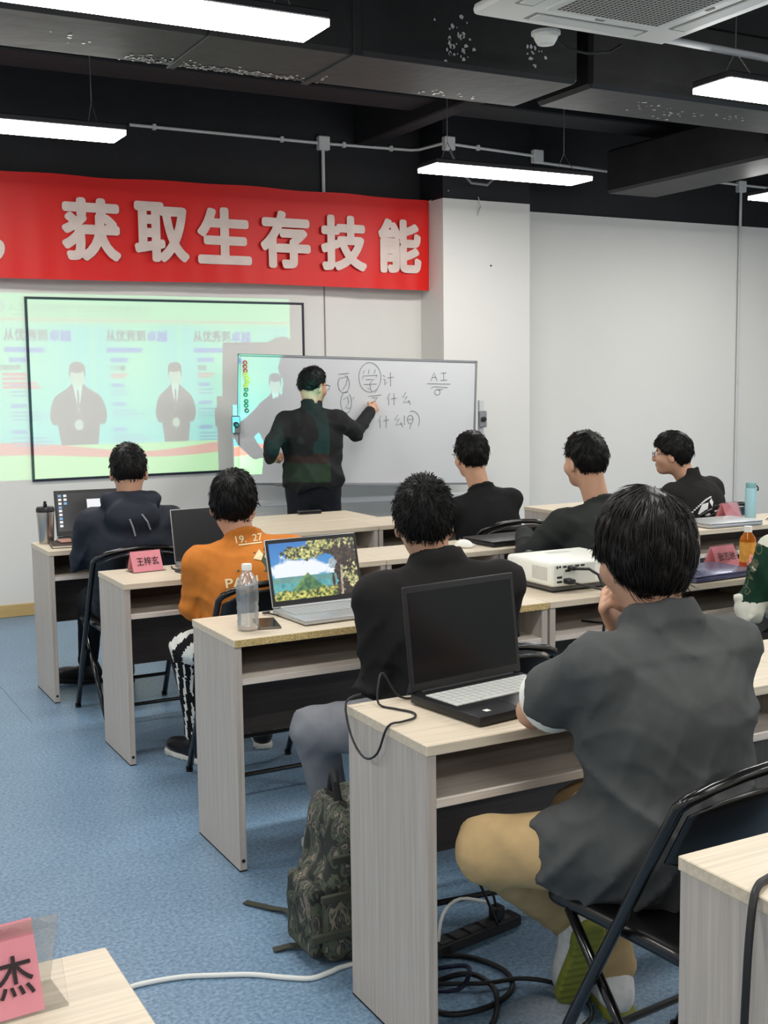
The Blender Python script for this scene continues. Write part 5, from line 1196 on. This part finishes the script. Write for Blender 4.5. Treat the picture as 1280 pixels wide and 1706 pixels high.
# man in orange, second row
def stripes(C, legs):
    m = np.zeros(len(C), int)
    low = C[:, 2] < .44; m[low & (np.abs(((C[:, 0]*1.0-C[:, 1]*.35)*34) % 1-.5) < .16)] = 1
    m[~low & ((C[:, 1]*9+C[:, 2]*7) % 1 < .5)] = 1
    return [D_BLACK, D_WHITE], m
p2 = person('seated man in an orange sweatshirt with print on the back', (1.69, 4.16), (1.695, 4.20, .525), (1.672, 4.26, .985), (1.652, 4.305, 1.072), 14, (24, 2, 4), sw=.185,
    arms={'L': [(1.49, 4.33, .69), (1.60, 4.62, .80)], 'R': [(1.90, 4.38, .72), (1.84, 4.66, .81)]}, legs={'L': [(1.505, 4.47, .50), (1.56, 4.53, .12)], 'R': [(1.80, 4.55, .50), (1.87, 4.60, .12)]},
    shirt=dict(mat=D_ORANGE, collar='crew', loose=.02, hem=-.12, wr=.007, name='sweatshirt'), trous=dict(mat=D_BLACK, paint=stripes), shoes=dict(mats=(M_SHOEK, M_SOLEW), dir={'L': (-.35, 1, 0), 'R': (.3, 1, 0)}),
    hair=dict(thick=.018, top=.014, back=-.05, n=1100, len=.032, lift=.2, crown=(-.01, -.05, .125)), seed=8, bulk=1.04)
on_back(p2, 'print', None, M_PRINT, .012, .425, body='19.  27', w=.105, h=.028, bold=.012)
on_back(p2, 'print', [[(-.045, 0), (.045, 0), (.045, .005), (-.045, .005)]], M_PRINT, .012, .402)
on_back(p2, 'print', [[(-.10, -.02), (-.02, .045), (.0, .02), (.03, .07), (.06, .03), (.075, .045), (.14, -.02), (.02, -.035)], [(-.09, -.10), (.14, -.10), (.16, -.125), (-.08, -.125)]], M_PRINTD, .04, .328)
on_back(p2, 'print', [[(-.03, .02), (.0, .052), (.012, .03), (.0, .01)], [(.015, .02), (.03, .06), (.05, .02), (.03, 0)]], M_PRINT, .04, .328, off=.0042)
on_back(p2, 'print', None, M_PRINT, .03, .268, body='PAUL PIER', w=.27, h=.036, bold=.014, off=.004)
chair(1.70, 4.215, 0, 'black folding chair of the man in the orange sweatshirt')

# man in the black jacket, third row
def plaid(lp, L, C, arms, sh):
    m = np.zeros(len(lp), int); m[(lp[:, 2] < -.04)] = 1; return [D_JACK, D_PLAID], m
p3 = person('seated man in a black jacket with glasses behind the large black laptop', (1.80, 2.93), (1.80, 2.94, .54), (1.785, 2.99, 1.04), (1.768, 3.035, 1.122), 18, (26, 0, 0), sw=.20,
    arms={'L': [(1.60, 3.02, .67), (1.80, 3.25, .79)], 'R': [(2.04, 3.06, .70), (1.98, 3.36, .82)]}, legs={'L': [(1.50, 3.26, .47), (1.60, 3.32, .12)], 'R': [(1.86, 3.30, .50), (1.88, 3.36, .12)]},
    shirt=dict(mat=D_JACK, name='jacket', collar='lay', loose=.022, hem=-.12, wr=.0075, paint=plaid), trous=dict(mat=D_JEAN, bulk=1.08), shoes=dict(mats=(M_SHOEW, M_SOLEW)),
    hair=dict(thick=.014, top=.016, back=-.05, n=2000, len=.022, lift=.75, w=.0016), glasses=True, seed=11, bulk=1.05)
chair(1.80, 2.89, 6, 'black folding chair of the man in the black jacket with glasses')

# man in the grey shirt, fourth row
p4 = person('seated man in a grey short-sleeved shirt and khaki trousers, largest in the picture', (1.665, 1.80), (1.69, 1.85, .555), (1.682, 1.90, 1.062), (1.685, 1.955, 1.156), 4, (10, -2, -3), sw=.178,
    arms={'L': [(1.515, 2.12, .803), (1.76, 2.22, .803)], 'R': [(1.90, 2.20, .81), (1.755, 2.125, .975)]}, legs={'L': [(1.385, 2.10, .515), (1.685, 2.21, .25)], 'R': [(1.72, 2.20, .50), (1.79, 2.17, .12)]},
    shirt=dict(mat=D_GREY, collar='lay', loose=.026, hem=-.16, wr=.011, sleeve=.66, yoke=.098, band=D_WHITE, flare=.02, drape=.42), trous=dict(mat=D_KHAKI, bulk=1.10), shoes=dict(mats=(M_SHOEW, M_SOLEO), dir={'L': (.15, 1, 0), 'R': (.25, 1, 0)}, pitch={'L': 66}),
    hair=dict(thick=.026, top=.020, back=-.075, side=-.005, front=.06, n=4200, len=.05, lift=.05, rand=.13, grav=.35, crown=(.02, -.03, .15), mat=M_HAIRB, w=.0015), seed=14, bulk=1.02, res=.009, hres=.006, head_scale=1.03,
    hands={'R': ((-.62, -.25, .75), (.35, -.75, .3), (.8, 1.0, .7)), 'L': ((1, .3, 0), (0, 0, -1), (.2, .3, .2))})
chair(1.665, 1.79, -5, 'black folding chair in front of the camera under the man in the grey shirt')

# man in the black T-shirt, first row
p5 = person('seated man in a plain black T-shirt facing the whiteboard', (3.50, 5.27), (3.50, 5.25, .54), (3.455, 5.325, .995), (3.43, 5.375, 1.135), 10, (12, 0, 0), sw=.165,
    arms={'L': [(3.24, 5.42, .76), (3.36, 5.70, .81)], 'R': [(3.70, 5.45, .76), (3.58, 5.72, .81)]}, legs={'L': [(3.40, 5.66, .50), (3.40, 5.75, .12)], 'R': [(3.62, 5.66, .50), (3.64, 5.75, .12)]},
    shirt=dict(mat=D_BLACK, collar='crew', loose=.01, hem=-.12, wr=.006, sleeve=.85), trous=dict(mat=D_PANT), shoes=dict(mats=(M_SHOEK, M_SOLEW)), hair=dict(thick=.017, top=.014, back=-.05, n=800, len=.028, lift=.25), glasses=True, seed=17, hres=.007, bulk=.97)
chair(3.52, 5.28, 0, 'black folding chair of the man in the black T-shirt, its glossy back showing')

# broad man in dark green, second row
p6 = person('broad seated man in a dark green T-shirt in front of the projector', (3.37, 4.14), (3.37, 4.12, .55), (3.362, 4.205, 1.02), (3.325, 4.26, 1.172), 4, (2, 0, 0), sw=.215,
    arms={'L': [(3.05, 4.30, .76), (3.22, 4.58, .81)], 'R': [(3.70, 4.34, .76), (3.56, 4.60, .81)]}, legs={'L': [(3.26, 4.52, .50), (3.26, 4.60, .12)], 'R': [(3.50, 4.52, .50), (3.52, 4.60, .12)]},
    shirt=dict(mat=D_GREEN, collar='crew', loose=.028, hem=-.12, wr=.007, belly=.03), trous=dict(mat=D_PANT), shoes=dict(mats=(M_SHOEK, M_SOLEW)), hair=dict(thick=.016, top=.012, back=-.05, n=900, len=.025, lift=.3), seed=19, bulk=1.12)
chair(3.37, 4.10, 0, 'black folding chair of the broad man in the dark green T-shirt')

# man in the printed black jacket, right
p7 = person('seated man with glasses in a black jacket with a white print, head turned left', (4.97, 5.27), (4.98, 5.25, .53), (4.945, 5.345, .98), (4.85, 5.385, 1.088), -8, (-38, 0, 0), sw=.185,
    arms={'L': [(4.70, 5.42, .74), (4.80, 5.72, .81)], 'R': [(5.22, 5.46, .74), (5.10, 5.72, .81)]}, legs={'L': [(4.88, 5.66, .50), (4.88, 5.75, .12)], 'R': [(5.10, 5.66, .50), (5.12, 5.75, .12)]},
    shirt=dict(mat=D_JACK, name='jacket', collar='stand', loose=.03, hem=-.12, wr=.0075), trous=dict(mat=D_PANT), shoes=dict(mats=(M_SHOEK, M_SOLEW)), hair=dict(thick=.020, top=.014, back=-.07, side=-.002, front=.045, n=900, len=.035, lift=.15), glasses=True, seed=23, hres=.0065, bulk=1.04)
rr = random.Random(4)
pol = [[(-.07, -.03), (-.03, .03), (.02, .035), (.0, -.02), (.03, -.06), (-.02, -.05)], [(.03, .04), (.06, .06), (.065, .03), (.045, .0)], [(.05, -.02), (.08, .01), (.075, -.04)]]
for k in range(12): a = k/11; pol.append([(-.10+.16*a+.007*math.cos(q)*1.2, -.01+.08*a-.05*a*(1-a)*-1+.006*math.sin(q)) for q in (0, 1.2, 2.4, 3.7, 5)])
for k in range(5): pol.append([(.055+.012*math.cos(q)+.012*k, -.05+.02*(k % 2)+.008*math.sin(q)) for q in (0, 1.3, 2.5, 3.8, 5)])
on_back(p7, 'print', pol, M_PRINTW, -.075, .235, sc=.85)
chair(4.99, 5.28, -8, 'black folding chair of the man in the printed black jacket')

# person in the cream and green jersey at the right edge
def jersey(lp, L, C, arms, sh):
    X = C[:, 0]+3.36; z = C[:, 2]; m = np.zeros(len(lp), int)
    m[(X > 3.055+(z-.755)*.30) & (z > .755) & (z < .95)] = 1; m[(X > 3.24) & (z > .70)] = 1
    return [D_CREAM, D_FOREST], m
p8 = person('person in a cream and dark green jersey cut off by the right edge', (3.36, 2.95), (3.37, 2.93, .54), (3.385, 3.02, 1.03), (3.41, 3.08, 1.16), 0, (4, 0, 0), sw=.20,
    arms={'L': [(3.10, 3.03, .72), (3.42, 3.26, .80)], 'R': [(3.68, 3.12, .76), (3.62, 3.36, .82)]}, legs={'L': [(3.30, 3.30, .50), (3.30, 3.38, .12)], 'R': [(3.54, 3.30, .50), (3.56, 3.38, .12)]},
    shirt=dict(mat=D_CREAM, name='jersey', collar='crew', loose=.03, hem=-.02, wr=.008, paint=jersey), trous=dict(mat=D_PANT), shoes=dict(mats=(M_SHOEK, M_SOLEW)), hair=dict(n=300), seed=29)
on_back(p8, 'print', None, M_PRINTD, -.318, .345, body='STUDIO', w=.19, h=.034, rot=1.15, axis=(.62, .78, 0), bold=0)
chair(3.37, 2.88, 0, 'black folding chair of the person in the cream and green jersey')
